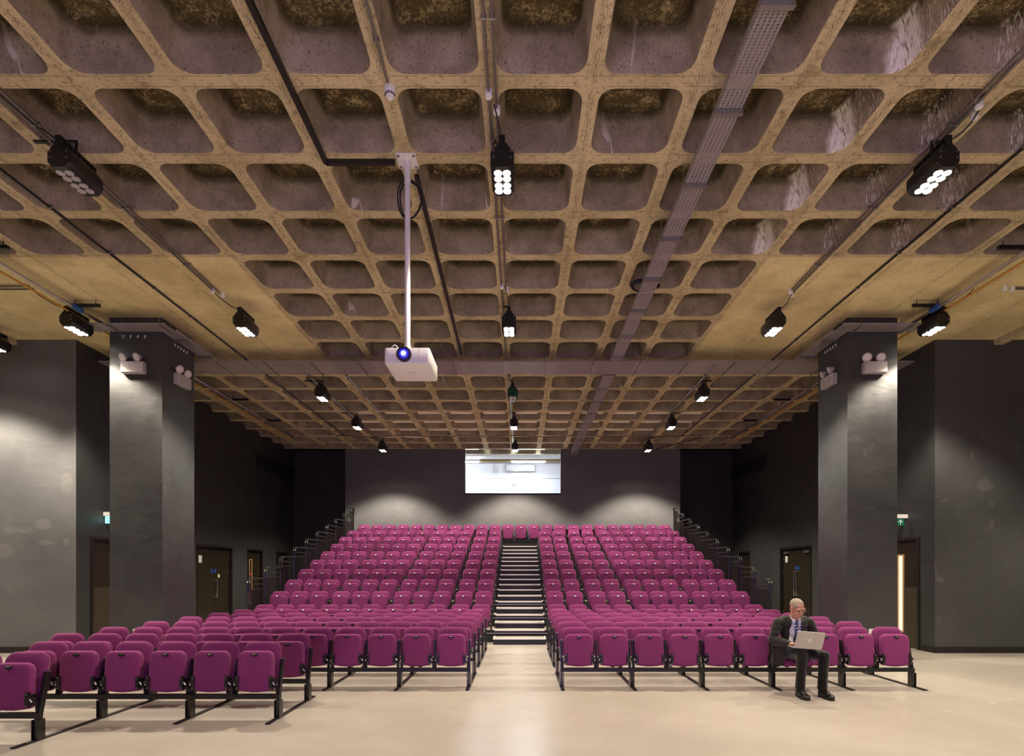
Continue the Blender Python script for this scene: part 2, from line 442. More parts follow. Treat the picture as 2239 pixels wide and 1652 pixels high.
# ---- ceiling: one grid of ribs with rounded openings, one coffer shell above each opening
OPEN, RAD, NSEG = .822, .15, 5
def solid(j, k): return 3 <= k <= 7 and (j >= 4 or j <= -5)
def in_hall(j, k):
    x0, x1, y0, y1 = GX(j), GX(j+1), GY(k), GY(k+1)
    if y0 > 22.4: return False
    if k >= 6 and (x1 < XL-.2 or x0 > XR+.2): return False
    if k < 6 and (x1 < W0 or x0 > W1): return False
    if k == 16 and not (-2 <= j <= 1): return False
    return True
ops = rrect(OPEN, OPEN, RAD, NSEG); NR = len(ops)
rib = MB(); slab = MB(); cells = []
for k in range(-7, 17):
    for j in range(-13, 13):
        if not in_hall(j, k): continue
        x0, x1, y0, y1 = GX(j), GX(j+1), GY(k), GY(k+1); cx, cy = (x0+x1)/2, (y0+y1)/2
        if solid(j, k):
            slab.add([(x0,y0,ZC),(x1,y0,ZC),(x1,y1,ZC),(x0,y1,ZC)], [(0,3,2,1)]); continue
        cells.append((j, k, cx, cy))
        corners = [(x1,y1,ZC),(x0,y1,ZC),(x0,y0,ZC),(x1,y0,ZC)]
        vs_ = corners + [(cx+p[0], cy+p[1], ZC) for p in ops]; fs_ = []; m = NSEG+1
        for c in range(4):
            for i in range(NSEG): fs_.append((c, 4+c*m+i+1, 4+c*m+i))
            nx = (c+1) % 4
            fs_.append((c, nx, 4+nx*m, 4+c*m+NSEG))
        rib.add(vs_, fs_)
ceiling = rib.build('ceiling', M['rib'], smooth=None, fix=False); tag(ceiling, kind='structure')
slab.build('flat_slab', M['slab'], ceiling, smooth=None, fix=False)
sh = MB(); rings = []
for z, wd, r in ((0, OPEN, RAD), (.014, OPEN-.022, RAD-.008), (.350, OPEN-.125, .135), (.390, OPEN-.150, .125), (.412, OPEN-.215, .10)):
    rings.append([(p[0], p[1], z) for p in rrect(wd, wd, r, NSEG)])
sh.loft(rings, False, True)
cof_a = sh.mesh('coffer', M['coffer'], smooth=50); cof_b = sh.mesh('coffer_leak', M['leak'], smooth=50); cof_c = sh.mesh('coffer_faint_leak', M['leak2'], smooth=50)
def in_frame(x, y, z, mg=60):
    if y < .5: return False
    px = 1138.4+x*1222/y; py = 1250-(z-1.6)*1222/y
    return -mg < px < 2239+mg and -mg < py < 1652+mg
def seen_cell(cx, cy):
    return any(in_frame(cx+sx*.45, cy+sy*.45, ZC+dz, 40) for sx in (-1,1) for sy in (-1,1) for dz in (0,.38))
vis = [c for c in cells if seen_cell(c[2], c[3])]
vis.sort(key=lambda c: c[3])
single = vis[:295]; ids = set((c[0], c[1]) for c in single)
for j, k, cx, cy in single:
    leak = 1 if (j == 3 and -2 <= k <= 2) else (2 if (j in (4, 5) and -2 <= k <= 2) else 0)
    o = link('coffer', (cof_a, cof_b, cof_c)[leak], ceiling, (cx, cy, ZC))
rest = MB()
for j, k, cx, cy in cells:
    if (j, k) not in ids: rest.loft([[(p[0]+cx, p[1]+cy, p[2]+ZC) for p in r] for r in rings], False, True)
tag(rest.build('distant_coffers', M['rib'], ceiling, smooth=50), kind='stuff')
MB().box(W0, W1, -7, 24.4, ZC+.5, ZC+.6).build('ceiling_slab', M['rib'], ceiling)

def struct(mb, name, mat, parent=None, smooth=None):
    o = mb.build(name, mat, parent, smooth=smooth)
    if parent is None: tag(o, kind='structure')
    return o
T = .25
# side walls with door openings are built as solid walls; doors stand proud of / recessed in them
def wall_with_holes(name, mat, axis, pos, a0, a1, z0, z1, holes, thick):
    """a wall in the plane axis=pos from a0 to a1, holes = [(a,b,zlow,ztop)], thickness to the outside"""
    mb = MB()
    cuts = sorted(set([a0, a1]+[h[0] for h in holes]+[h[1] for h in holes]))
    for u, v in zip(cuts[:-1], cuts[1:]):
        spans = [(z0, z1)]
        for h in holes:
            if h[0] <= u+1e-6 and h[1] >= v-1e-6:
                spans = [q for s_ in spans for q in ((s_[0], min(s_[1], h[2])), (max(s_[0], h[3]), s_[1])) if q[1]-q[0] > 1e-4]
        for s_ in spans:
            lo, hi = min(pos, pos+thick), max(pos, pos+thick)
            if axis == 'x': mb.box(lo, hi, u, v, s_[0], s_[1])
            else: mb.box(u, v, lo, hi, s_[0], s_[1])
    return struct(mb, name, mat)
DL = [(11.42, 12.45, 2.33), (15.15, 17.02, 2.36), (17.98, 19.02, 2.36), (20.1, 21.1, 2.36)]
DR = [(11.46, 12.5, 2.33), (15.72, 17.62, 2.36), (19.95, 20.95, 2.36)]
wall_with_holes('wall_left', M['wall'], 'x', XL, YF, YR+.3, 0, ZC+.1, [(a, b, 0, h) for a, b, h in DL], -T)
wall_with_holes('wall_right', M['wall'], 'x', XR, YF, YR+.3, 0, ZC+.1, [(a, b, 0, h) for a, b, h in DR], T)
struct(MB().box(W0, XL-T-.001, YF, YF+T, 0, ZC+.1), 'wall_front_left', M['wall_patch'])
bpy.data.objects['wall_front_left'].name = 'wall_stage_left'
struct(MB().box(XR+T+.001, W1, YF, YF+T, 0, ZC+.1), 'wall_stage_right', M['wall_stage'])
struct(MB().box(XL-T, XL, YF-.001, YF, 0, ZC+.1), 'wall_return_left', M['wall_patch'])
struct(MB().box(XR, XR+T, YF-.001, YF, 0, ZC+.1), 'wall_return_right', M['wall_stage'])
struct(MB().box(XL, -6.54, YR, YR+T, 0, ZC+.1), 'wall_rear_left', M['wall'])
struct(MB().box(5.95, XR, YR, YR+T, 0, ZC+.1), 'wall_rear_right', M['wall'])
WX0, WX1, WZ = -2.07, 1.495, 4.535
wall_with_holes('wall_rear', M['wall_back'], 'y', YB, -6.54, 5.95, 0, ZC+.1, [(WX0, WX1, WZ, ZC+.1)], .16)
struct(MB().box(-6.54, -6.38, YB+.16, YR+T, 0, ZC+.1), 'wall_rear_cheek', M['wall'])
struct(MB().box(5.79, 5.95, YB+.16, YR+T, 0, ZC+.1), 'wall_rear_cheek', M['wall'])
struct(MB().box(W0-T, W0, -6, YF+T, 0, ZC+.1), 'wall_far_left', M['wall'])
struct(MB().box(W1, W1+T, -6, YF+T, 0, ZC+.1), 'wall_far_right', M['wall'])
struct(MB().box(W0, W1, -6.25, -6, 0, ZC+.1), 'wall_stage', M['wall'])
# the seam where the solid slab ends beside the outer rooms, and shallow lip beams there
for nm, x in (('trim_1', GX(-10)+.02), ('trim_2', GX(10)-.02)):
    struct(MB().box(x-.09, x+.09, GY(3), YF, ZC-.10, ZC+.001), nm, M['rib'])

# ---- skirting
def skirt(name, mb): struct(mb, name, M['frame'])
sk = MB(); sk.box(XR-.018, XR, YF-.018, 11.40, 0, .12); skirt('baseboard_right', sk)
sk = MB(); sk.box(XR-.018, W1, YF-.020, YF-.001, 0, .12); skirt('baseboard_stage_right', sk)
sk = MB(); sk.box(W0, XL+.018, YF-.020, YF-.001, 0, .12); skirt('baseboard_stage_left', sk)
sk = MB(); sk.box(XL, XL+.018, YF-.018, 11.36, 0, .12); skirt('baseboard_left', sk)

# ---- columns
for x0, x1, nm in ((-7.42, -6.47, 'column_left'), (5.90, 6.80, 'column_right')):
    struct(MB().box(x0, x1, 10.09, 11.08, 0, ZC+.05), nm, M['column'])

# ---- doors
def lever_pull(mb, x, y, z0, z1, side):
    s_ = -side
    mb.tube([(x, y, z0), (x+s_*.06, y, z0), (x+s_*.07, y, z0+.01), (x+s_*.07, y, z1-.01), (x+s_*.06, y, z1), (x, y, z1)], .012, 8)
def sign_disc(parent, x, y, z, side, name='door_sign', mat='blue'):
    MB().cyl((x, y, z), (x-side*.006, y, z), .062, n=20).build(name, M[mat], parent)
M['signwhite'] = simple('sign_white', (.80, .80, .78), .5); M['paper'] = simple('paper_notice', (.72, .70, .66), .7)
M['wood'] = simple('pale_beech_bead', (.55, .33, .14), .5); M['redsign'] = simple('red_sticker', (.42, .02, .03), .5)
M['postit'] = simple('pale_yellow_note', (.70, .62, .30), .7)
M['signblue'] = simple('blue_fire_sign', (.012, .06, .22), .5)
M['lobby'] = glow('lit_lobby_pane', (1.0, .88, .66), 1.1)
def door(n, x, side, y0, y1, h, leaves, extras):
    """a door set into a side wall: frame, leaves hung 6 cm behind the wall face; side +1 = right wall"""
    r = empty('door_%d' % n, (x, y0, 0), kind='structure')
    f = MB(); fx0, fx1 = x-side*.022, x+side*.16
    lo, hi = min(fx0, fx1), max(fx0, fx1)
    f.box(lo, hi, y0, y0+.06, 0, h).box(lo, hi, y1-.06, y1, 0, h).box(lo, hi, y0+.06, y1-.06, h-.06, h)
    f.build('door_frame', M['frame'], r, smooth=None)
    fx = x+side*.06
    a, b = y0+.062, y1-.062; wd = (b-a)/leaves
    lv = []
    for i in range(leaves):
        m = MB(); m.box(min(fx, fx+side*.045), max(fx, fx+side*.045), a+i*wd+.002, a+(i+1)*wd-.002, .01, h-.063)
        lv.append(m.build('door_leaf', M['door'], r, smooth=None))
    for i, l_ in enumerate(lv):
        hy = a+.012 if i == 0 else b-.012
        for hz in (.28, 1.55, 1.95):
            MB().box(min(fx, fx-side*.008), max(fx, fx-side*.008), hy-.012, hy+.012, hz, hz+.13).build('hinge', M['steel'], l_, smooth=None)
    MB().box(min(fx, x+side*.30), max(fx, x+side*.30), y0, y1, -.02, h+.02) 
    struct(MB().box(min(x+side*.17, x+side*.2), max(x+side*.17, x+side*.2), y0-.05, y1+.05, 0, h+.05), 'wall_behind_door_%d' % n, M['frame'])
    extras(r, lv, fx, a, b, wd, h)
    return r
def ex_double_left(r, lv, fx, a, b, wd, h):
    m = a+wd
    k = MB(); lever_pull(k, fx, m+.09, .88, 1.36, -1); k.build('pull_handle', M['chrome'], lv[1])
    MB().cyl((fx, m-.03, .70), (fx+.03, m-.03, .70), .02, n=12).build('lock', M['chrome'], lv[0])
    for q, y in ((0, m-.09), (1, m+.09)): sign_disc(lv[q], fx, y, 1.63, -1, 'fire_door_sign', 'signblue')
    MB().box(fx, fx+.003, a+.14, a+.30, 1.86, 2.06).build('notice', M['paper'], lv[0], smooth=None)
    MB().box(fx, fx+.003, m+.25, m+.34, 1.44, 1.54).build('sticky_note', M['postit'], lv[1], smooth=None)
def ex_double_right(r, lv, fx, a, b, wd, h):
    m = a+wd
    for q, y in ((0, m-.07), (1, m+.07)):
        k = MB(); lever_pull(k, fx, y, .90, 1.62, 1); k.build('pull_handle', M['chrome'], lv[q])
        sign_disc(lv[q], fx, y, 1.72, 1, 'fire_door_sign', 'signblue')
    MB().box(fx-.003, fx, b-.30, b-.14, 1.90, 2.09).build('notice', M['paper'], lv[1], smooth=None)
    for q, y, yo in ((0, a+.12, .55), (1, b-.42, .45)):
        k = MB(); k.box(fx-.06, fx, y, y+.28, h-.20, h-.13); c = k.build('door_closer', M['steel'], lv[q], smooth=None)
        MB().bar((fx-.07, y+.05, h-.11), (fx-.12, y+yo, h-.02), .015, .015).build('closer_arm', M['black'], r, smooth=None)
def ex_vision_left(r, lv, fx, a, b, wd, h):
    v = MB(); y0, y1, z0, z1 = a+.17, a+.36, .55, 2.02
    v.box(fx, fx+.012, y0, y0+.035, z0, z1).box(fx, fx+.012, y1-.035, y1, z0, z1).box(fx, fx+.012, y0+.035, y1-.035, z0, z0+.03).box(fx, fx+.012, y0+.035, y1-.035, z1-.03, z1)
    v.build('vision_panel_bead', M['wood'], lv[0], smooth=None)
    MB().box(fx, fx+.004, y0+.035, y1-.035, z0+.03, z1-.03).build('vision_panel_glass', M['blackgloss'], lv[0], smooth=None)
    k = MB(); lever_pull(k, fx, a+.08, .88, 1.5, -1); k.build('pull_handle', M['chrome'], lv[0])
    MB().cyl((fx, a+.09, 2.20), (fx+.005, a+.09, 2.20), .055, n=16).build('red_sticker', M['redsign'], lv[0])
    MB().cyl((fx+.012, a+.26, 1.52), (fx+.017, a+.26, 1.52), .05, n=16).build('red_sticker', M['redsign'], lv[0])
def ex_plain(r, lv, fx, a, b, wd, h):
    s_ = 1 if fx < 0 else -1
    k = MB(); k.cyl((fx, b-.09, 1.02), (fx+s_*.05, b-.09, 1.02), .011, n=8).cyl((fx+s_*.05, b-.09, 1.02), (fx+s_*.05, b-.21, 1.02), .011, n=8)
    k.build('lever_handle', M['chrome'], lv[0])
    sign_disc(lv[0], fx, a+.12, 1.58, -s_, 'fire_door_sign', 'signblue')
def ex_front_left(r, lv, fx, a, b, wd, h):
    MB().box(fx, fx+.004, a, b, .01, 1.28).build('kick_plate', M['plate'], lv[0], smooth=None)
def ex_front_right(r, lv, fx, a, b, wd, h):
    MB().box(fx-.004, fx, a, b, .01, 1.28).build('kick_plate', M['plate'], lv[0], smooth=None)
    y0, y1, z0, z1 = b-.42, b-.22, .30, 1.98
    v = MB(); v.box(fx-.014, fx, y0, y0+.035, z0, z1).box(fx-.014, fx, y1-.035, y1, z0, z1).box(fx-.014, fx, y0+.035, y1-.035, z0, z0+.03).box(fx-.014, fx, y0+.035, y1-.035, z1-.03, z1)
    v.build('vision_panel_bead', M['wood'], lv[0], smooth=None)
    MB().box(fx-.007, fx-.004, y0+.035, y1-.035, z0+.03, z1-.03).build('vision_panel_glass', M['lobby'], lv[0], smooth=None)
    MB().cyl((fx-.004, a+.05, 1.22), (fx-.03, a+.05, 1.22), .02, n=12).build('lock', M['chrome'], lv[0])
M['plate'] = simple('brown_scuffed_leaf', (.050, .037, .022), .5, 0, .5, .2, 5)
door(1, XL, -1, *DL[0], 1, ex_front_left); door(2, XL, -1, *DL[1], 2, ex_double_left)
door(3, XL, -1, *DL[2], 1, ex_vision_left); door(4, XL, -1, *DL[3], 1, ex_plain)
door(5, XR, 1, *DR[0], 1, ex_front_right); door(6, XR, 1, *DR[1], 2, ex_double_right); door(7, XR, 1, *DR[2], 1, ex_plain)

# ---- control-room window in the rear wall, and the white room behind it
win = empty('window_1', (0, YB, WZ), kind='structure')
MB().box(WX0+.001, WX1-.001, YB+.06, YB+.068, WZ+.001, ZC-.001).build('pane', M['glass'], win, smooth=None)
MB().box(WX0-.03, WX1+.03, YB-.03, YB+.16, WZ-.045, WZ).build('sill', M['frame'], win, smooth=None)
CX0, CX1, CY = -3.3, 1.9, 23.35
struct(MB().box(CX0, CX1, CY, CY+.1, 3.6, ZC), 'wall_control_rear', M['whitepaint'])
struct(MB().box(CX0-.1, CX0, YB+.16, CY, 3.6, ZC+.1), 'wall_control_left', M['whitepaint'])
struct(MB().box(CX1, CX1+.1, YB+.16, CY, 3.6, ZC+.1), 'wall_control_right', M['whitepaint'])
struct(MB().box(CX0, CX1, YB+.16, CY, 3.5, 3.6), 'floor_control', M['deck'])
struct(MB().box(CX0, CX1, CY-.16, CY-.001, ZC-.06, ZC+.02), 'trim_3', M['steel'])
struct(MB().box(CX0, CX1-.05, CY-.02, CY-.001, 5.50, 5.52), 'trim_4', M['steel'])
M['tube'] = glow('fluorescent_tube_lit', (.93, .97, 1.0), 85.0)
for x0, x1, nm in ((-2.95, -1.62, 'first'), (-.38, .98, 'second')):
    t = empty('strip_light', ((x0+x1)/2, 22.0, 5.95), label='white fluorescent strip light in the control room, %s' % ('partly behind the window edge' if nm == 'first' else 'in front of the air conditioner'), cat='light', group='control room strip lights')
    MB().box(x0, x1, 21.96, 22.04, 5.96, 6.01).build('fitting', M['white'], t, smooth=None)
    MB().cyl((x0+.03, 22.0, 5.925), (x1-.03, 22.0, 5.925), .028, n=10).build('tube', M['tube'], t)
    q = MB()
    for x in (x0+.3, x1-.3): q.cyl((x, 22.0, 6.0), (x, 22.0, ZC), .006, n=6)
    tag(q.build('hanger', M['steel'], t), kind='stuff')
t = MB().bar((-1.6, 22.05, 6.0), (1.6, 22.05, 6.0), .10, .09, (0, 0, 1)).build('trunking', M['yellowtrunk'] if 'yellowtrunk' in M else M['deck'], smooth=None)
tag(t, 'beige trunking run between the control room strip lights', 'trunking')
M['acgrey'] = simple('off_white_case', (.60, .62, .64), .45)
t = empty('air_conditioner', (0, CY, 5.9), label='white wall-mounted air conditioner in the control room', cat='air conditioner')
k = MB(); k.loft([[(x, CY-.001, z) for x, z in rrect(1.22, .30, .04, 3)], [(x, CY-.16, z) for x, z in rrect(1.22, .30, .04, 3)], [(x, CY-.20, z) for x, z in rrect(1.16, .24, .04, 3)]])
k.v = [(x+.0, y, z+5.92) for x, y, z in k.v]; k.build('casing', M['acgrey'], t)
MB().box(-.55, .55, CY-.205, CY-.197, 5.80, 5.83).build('louvre', M['steel'], t, smooth=None)
t = empty('junction_box', (-1.09, CY, 5.5), label='small white switch box with a cable on the control room wall', cat='box')
MB().box(-1.17, -1.01, CY-.07, CY-.001, 5.77, 5.95).build('box_body', M['acgrey'], t, smooth=None)
MB().cyl((-1.10, CY-.03, 5.95), (-1.10, CY-.03, 6.1), .012, n=6).build('cable', M['steel'], t)
t = empty('vent_grille', (-.27, CY, 4.95), label='small grey slatted grille low on the control room wall', cat='grille')
for i in range(6):
    MB().box(-.36+i*.034, -.340+i*.034, CY-.015, CY-.001, 5.17, 5.34).build('slat', M['steel'], t, smooth=None)
struct(MB().box(CX0, CX1, GY(17)-.02, CY+.1, ZC, ZC+.1), 'ceiling_control', M['whitepaint'])
M['yellowtrunk'] = simple('beige_trunking', (.42, .33, .14), .5)
bpy.data.objects['trunking'].data.materials[0] = M['yellowtrunk']

# ================================================================== CEILING SERVICES
# ---- floodlights on the three lines plus the two outer ones
def flood_mesh():
    hw, z0, z1, L = .122, 0.0, .255, .46
    out = [(-hw+.05, z0), (hw-.05, z0), (hw, z0+.06), (hw, z0+.165), (hw-.075, z1), (-hw+.075, z1), (-hw, z0+.165), (-hw, z0+.06)]
    m = MB()
    def ring(y, k): return [(x*k, y, (z-.12)*k+.12) for x, z in out]
    m.loft([ring(-L/2, .93), ring(-L/2+.02, 1), ring(L/2-.02, 1), ring(L/2, .93)])
    for i in range(7):                       # cooling fins on the top
        y = -.18+i*.06; m.box(-.05, .05, y-.006, y+.006, z1-.002, z1+.03)
    return m.mesh('housing', M['black'], smooth=25)
FL_H = flood_mesh()
_m = MB(); _m.box(-.03, .03, -.24, -.21, .20, .32).box(-.03, .03, .21, .24, .20, .32).box(-.03, .03, -.24, .24, .31, .325)
FL_B = _m.mesh('bracket', M['black'], smooth=None)
_m = MB(); _m.cyl((0, 0, .004), (0, 0, -.006), .041, n=16)
FL_L1 = _m.mesh('lens', M['lamp']); 
_m = MB(); _m.cyl((0, 0, .004), (0, 0, -.006), .041, n=16)
FL_L0 = _m.mesh('lens_off', M['lampoff'])
_m = MB()
for sx in (-1, 1):
    for z in (.10, .165): _m.cyl((sx*.085, -.232, z), (sx*.085, -.24, z), .009, n=8)
FL_S = _m.mesh('end_screw', M['steel'])
ZF = 5.74
def flood(x, y, lit, label, green=False, cable_from=None, drop=ZC, power=1.0):
    r = empty('floodlight', (x, y, ZF), label=label, cat='floodlight', group='black floodlights under the ceiling')
    link('housing', FL_H if not green else FL_G, r); link('bracket', FL_B, r); tag(link('end_screw', FL_S, r), kind='stuff')
    for i in range(4):
        for q in (-1, 1): link('lens', FL_L1 if lit else FL_L0, r, (q*.045, -.147+.085*i+(.02 if i > 1 else 0), 0))
    cj, ck = (x-GX0)/P_, (y-GY0)/P_
    if not solid(math.floor(cj), math.floor(ck)) and .09 < cj % 1 < .91 and .09 < ck % 1 < .91: off = GX(round(cj))-x    # under a coffer: a strut reaches to the nearest rib
    else: off = 0
    h = MB(); h.cyl((0, 0, .32), (0, 0, drop-ZF-.003), .014, n=8)
    if off: h.bar((0, 0, drop-ZF-.014), (off, 0, drop-ZF-.014), .03, .02, (0, 0, 1)); h.build('stem', M['black'], r, local=True)
    if cable_from is not None:
        c = Vector(cable_from)-Vector((x, y, ZF)); e_ = Vector((0, -.2, .29)); mid = (c+e_)/2+Vector((.03, 0, -.10))
        pts = []
        for i in range(11):
            t_ = i/10; p = c*(1-t_)**2+mid*2*t_*(1-t_)+e_*t_*t_; pts.append(p)
        MB().tube(pts, .007, 6).build('cable', M['blackmatt'], r, local=True)
    if lit and power > .05:
        d = bpy.data.lights.new('lamp_glow', 'SPOT'); d.energy = FLOOD_W*power; d.color = FLOOD_COL
        d.spot_size = CONE; d.spot_blend = BLEND; d.shadow_soft_size = .11; batwing(d)
        s_ = bpy.data.objects.new('lamp_glow', d); COL.objects.link(s_); s_.parent = r; s_.location = (0, 0, -.03)
    return r
M['green'] = simple('green_tinted_case', (.004, .05, .02), .35)
FL_G = FL_H.copy(); FL_G.materials.clear(); FL_G.materials.append(M['green'])
NEAR = 5.95
Z6 = ZC-.03
flood(-4.73, NEAR, False, 'black floodlight, unlit with eight pale lenses, nearest on the left conduit line', cable_from=(-4.98, 5.2, Z6))
flood(-.19, NEAR, True, 'black floodlight blazing with eight lenses, nearest one on the middle line', cable_from=(-.26, 5.45, Z6))
flood(4.38, NEAR, True, 'black floodlight lit, nearest one on the right conduit line', cable_from=(4.52, 5.5, Z6))
flood(-4.74, 9.65, True, 'lit black floodlight under the flat slab, inward of the left column', power=1.7, cable_from=(-5.0, 9.12, Z6))
flood(-.20, 9.65, True, 'lit black floodlight on the middle line, just before the wide cross tray', cable_from=(-.25, 8.9, Z6))
flood(4.36, 9.65, True, 'lit black floodlight under the flat slab, inward of the right column', power=1.7, cable_from=(4.42, 9.08, Z6))
flood(-7.64, 9.62, True, 'lit black floodlight beside the yellow conduit, outside the left column', power=1.35, cable_from=(-7.9, 9.0, Z6))
flood(7.10, 9.62, True, 'lit black floodlight beside the yellow conduit, outside the right column', power=1.35, cable_from=(7.3, 9.0, Z6))
flood(-4.75, 13.4, True, 'lit floodlight on the left line, first one beyond the cross tray')
flood(-.19, 13.4, False, 'green-tinted unlit floodlight on the middle line behind the cross tray', green=True)
flood(4.35, 13.4, True, 'lit floodlight on the right line, first one beyond the cross tray')
flood(-4.70, 16.1, True, 'lit floodlight on the left line, second one beyond the cross tray')
flood(-.19, 16.1, True, 'lit floodlight on the middle line, next one behind the green-tinted one')
flood(4.33, 16.1, True, 'lit floodlight on the right line, second one beyond the cross tray')
flood(-4.71, 19.1, True, 'lit floodlight on the left line, last one before the rear wall', power=1.7)
flood(-.19, 19.1, True, 'lit floodlight on the middle line, last one before the control room window', power=1.7)
flood(4.35, 19.1, True, 'lit floodlight on the right line, last one before the rear wall', power=1.7)
flood(-9.75, 10.35, True, 'lit floodlight half out of frame, in front of the far left stage wall', power=.02)

# ---- conduits and pipes along the ceiling
M['conduit'] = simple('galvanised_conduit', (.30, .28, .26), .35, .8)
def run(name, label, cat, pts, r, mat, clips=(), group=None, n=8):
    t = empty(name, pts[0], label=label, cat=cat, group=group)
    MB().tube(pts, r, n).build('pipe' if 'pipe' in name else 'tube', M[mat], t)
    for c in clips:
        c = Vector(c); q = MB(); q.cbox(c+Vector((0, 0, .006)), (r*2+.024, .02, r*2+.010)); q.build('saddle_clip', M['steel'], t, smooth=None)
    return t
def ydir(x, y0, y1, z=Z6): return [(x, y0, z), (x, y1, z)]
def clips(x, y0, y1, st, z=Z6): 
    out = []; y = y0
    while y < y1: out.append((x, y, z)); y += st
    return out
rr = .014
for x, w_, y1, e in ((-4.985, 'outer', 9.02, 'left'), (-4.925, 'inner', 9.14, 'left'), (4.385, 'inner', 9.04, 'right'), (4.445, 'outer', 9.12, 'right')):
    run('conduit', '%s of the paired grey conduits along the %s floodlight line' % (w_, e), 'conduit', ydir(x, 3.6, y1), rr, 'conduit', clips(x, 4.4, y1, 1.3), 'paired conduits')
for x, w_ in ((-.305, 'left'), (-.235, 'right')):
    run('conduit', '%s one of the two grey conduits along the middle rib' % w_, 'conduit', ydir(x, 2.8, 12.2 if w_ == 'left' else 8.9), rr, 'conduit', clips(x, 3.3, 8.5, 1.3), 'paired conduits')
run('conduit', 'grey conduit carrying the middle floodlights beyond the cross tray', 'conduit', ydir(-.27, 12.5, 20.5), .02, 'conduit', clips(-.27, 13, 20, 1.5))
run('conduit', 'grey conduit of the left floodlight line beyond the cross tray', 'conduit', ydir(-4.93, 12.3, 20.4), .02, 'conduit', clips(-4.93, 13, 20, 1.5))
run('conduit', 'grey conduit of the right floodlight line beyond the cross tray', 'conduit', ydir(4.30, 12.3, 20.4), .02, 'conduit', clips(4.30, 13, 20, 1.5))
run('conduit', 'thin single grey conduit beyond the cross tray, ending at a detector', 'conduit', ydir(-4.05, 12.4, 17.0), .016, 'conduit', clips(-4.05, 13, 17, 1.5))
run('conduit', 'grey conduit leading to the white smoke detector', 'conduit', ydir(-1.238, 2.8, 5.20), rr, 'conduit', clips(-1.238, 3.6, 5, 1.2))
run('cable_run', 'black cable along the slab inward of the left column', 'cable', ydir(-5.90, 4.2, 18.8, ZC-.02), .016, 'black', clips(-5.90, 5, 18, 1.0, ZC-.02))
run('cable_run', 'black cable along the slab inward of the right column', 'cable', ydir(5.42, 4.2, 18.8, ZC-.02), .016, 'black', clips(5.42, 5, 18, 1.0, ZC-.02))
for sx, x, e in ((-1, -7.475, 'left'), (1, 6.99, 'right')):
    t = empty('pipe_run', (x, 7.2, 6.0), label='bright steel pipe with a blue band along the %s edge of the slab' % e, cat='pipe')
    MB().tube([(x, 6.6, 6.04), (x, 18.5, 6.04)], .030, 10).build('pipe', M['chrome'], t)
    MB().tube([(x+sx*.058, 6.6, 6.06), (x+sx*.058, 18.5, 6.06)], .014, 8).build('pipe', M['conduit'], t)
    MB().cyl((x-sx*.01, 9.32, 6.04), (x-sx*.01, 9.50, 6.04), .048, n=12).build('blue_band', M['blue'], t)
    for y in (7.75, 9.44, 12.6, 14.6, 16.6):
        q = MB(); q.cbox((x-sx*.12, y, 6.10), (.50, .045, .045)); q.cyl((x-sx*.30, y, 6.1), (x-sx*.30, y, ZC), .006, n=6).cyl((x+sx*.05, y, 6.1), (x+sx*.05, y, ZC), .006, n=6)
        q.build('support_channel', M['black'], t, smooth=None)
    run('yellow_conduit', 'yellow conduit beside the steel pipe along the %s edge of the slab' % e, 'conduit', ydir(x+sx*.13, 6.6, 18.5, 5.99), .016, 'yellow')
run('conduit', 'grey conduit crossing from the wall to the outer left floodlight, nearer one', 'conduit', [(-12, 8.92, Z6), (-7.85, 8.92, Z6)], rr, 'conduit')
run('conduit', 'grey conduit crossing from the wall to the outer left floodlight, farther one', 'conduit', [(-12, 9.02, Z6), (-7.85, 9.02, Z6)], rr, 'conduit')
run('conduit', 'grey conduit crossing from the wall to the outer right floodlight', 'conduit', [(7.95, 9.0, Z6), (12, 9.0, Z6)], .02, 'conduit')
# sagging black cable across the far rows of coffers
pts = []
for i in range(61):
    x = -6.1+12.1*i/60; pts.append((x, 18.5+.05*sin(x*2.1), 6.12-.035*abs(sin(x*1.61))))
run('cable_run', 'thin black cable sagging across the far coffers before the rear wall', 'cable', [(-6.1, 17.2, 6.13), (-6.1, 18.3, 6.13)]+pts+[(6.05, 18.9, 6.13), (5.0, 20.6, 6.13)], .013, 'black')

# ---- trunking feeding the projector
def trunk(label, pts):
    t = empty('cable_trunking', pts[0], label=label, cat='trunking')
    m = MB()
    for p, q in zip(pts[:-1], pts[1:]):
        m = MB(); m.bar(p, q, .05, .045, (0, 0, 1)); m.build('trunking_length', M['black'], t, smooth=None)
    return t
trunk('black trunking along a rib that turns towards the projector pole', [(-2.17, 3.0, ZC-.024), (-2.17, 6.235, ZC-.024), (-1.40, 6.235, ZC-.024)])
trunk('black trunking running back from the projector pole to the cross tray', [(-1.20, 6.45, ZC-.024), (-1.24, 11.7, ZC-.024)])

# ---- round junction boxes and the smoke detector
def jbox(x, y, label, r=.035, h=.06):
    t = empty('junction_box', (x, y, ZC), label=label, cat='box', group='white round conduit boxes')
    MB().cyl((x, y, ZC), (x, y, ZC-h), r, n=16).build('box_body', M['white'], t)
    MB().cyl((x, y, ZC-h), (x, y, ZC-h-.012), r*.92, r*.8, n=16).build('cap', M['white'], t)
jbox(-.305, 5.33, 'white round box ending the left middle conduit, before the near floodlight')
jbox(-.235, 5.52, 'white round box ending the right middle conduit, before the near floodlight')
jbox(-4.99, 5.00, 'flat white round box on the left conduits, farther from the floodlight')
jbox(-4.96, 5.20, 'white round box on the left conduits, next to the unlit floodlight')
jbox(4.47, 5.45, 'white round box on the right conduits, flat against the conduit')
jbox(4.53, 5.58, 'white round box on the right conduits, hanging over the lit floodlight')
jbox(-4.99, 9.06, 'white round box ending the outer left conduit on the slab'); jbox(-4.90, 9.20, 'white round box ending the inner left conduit on the slab')
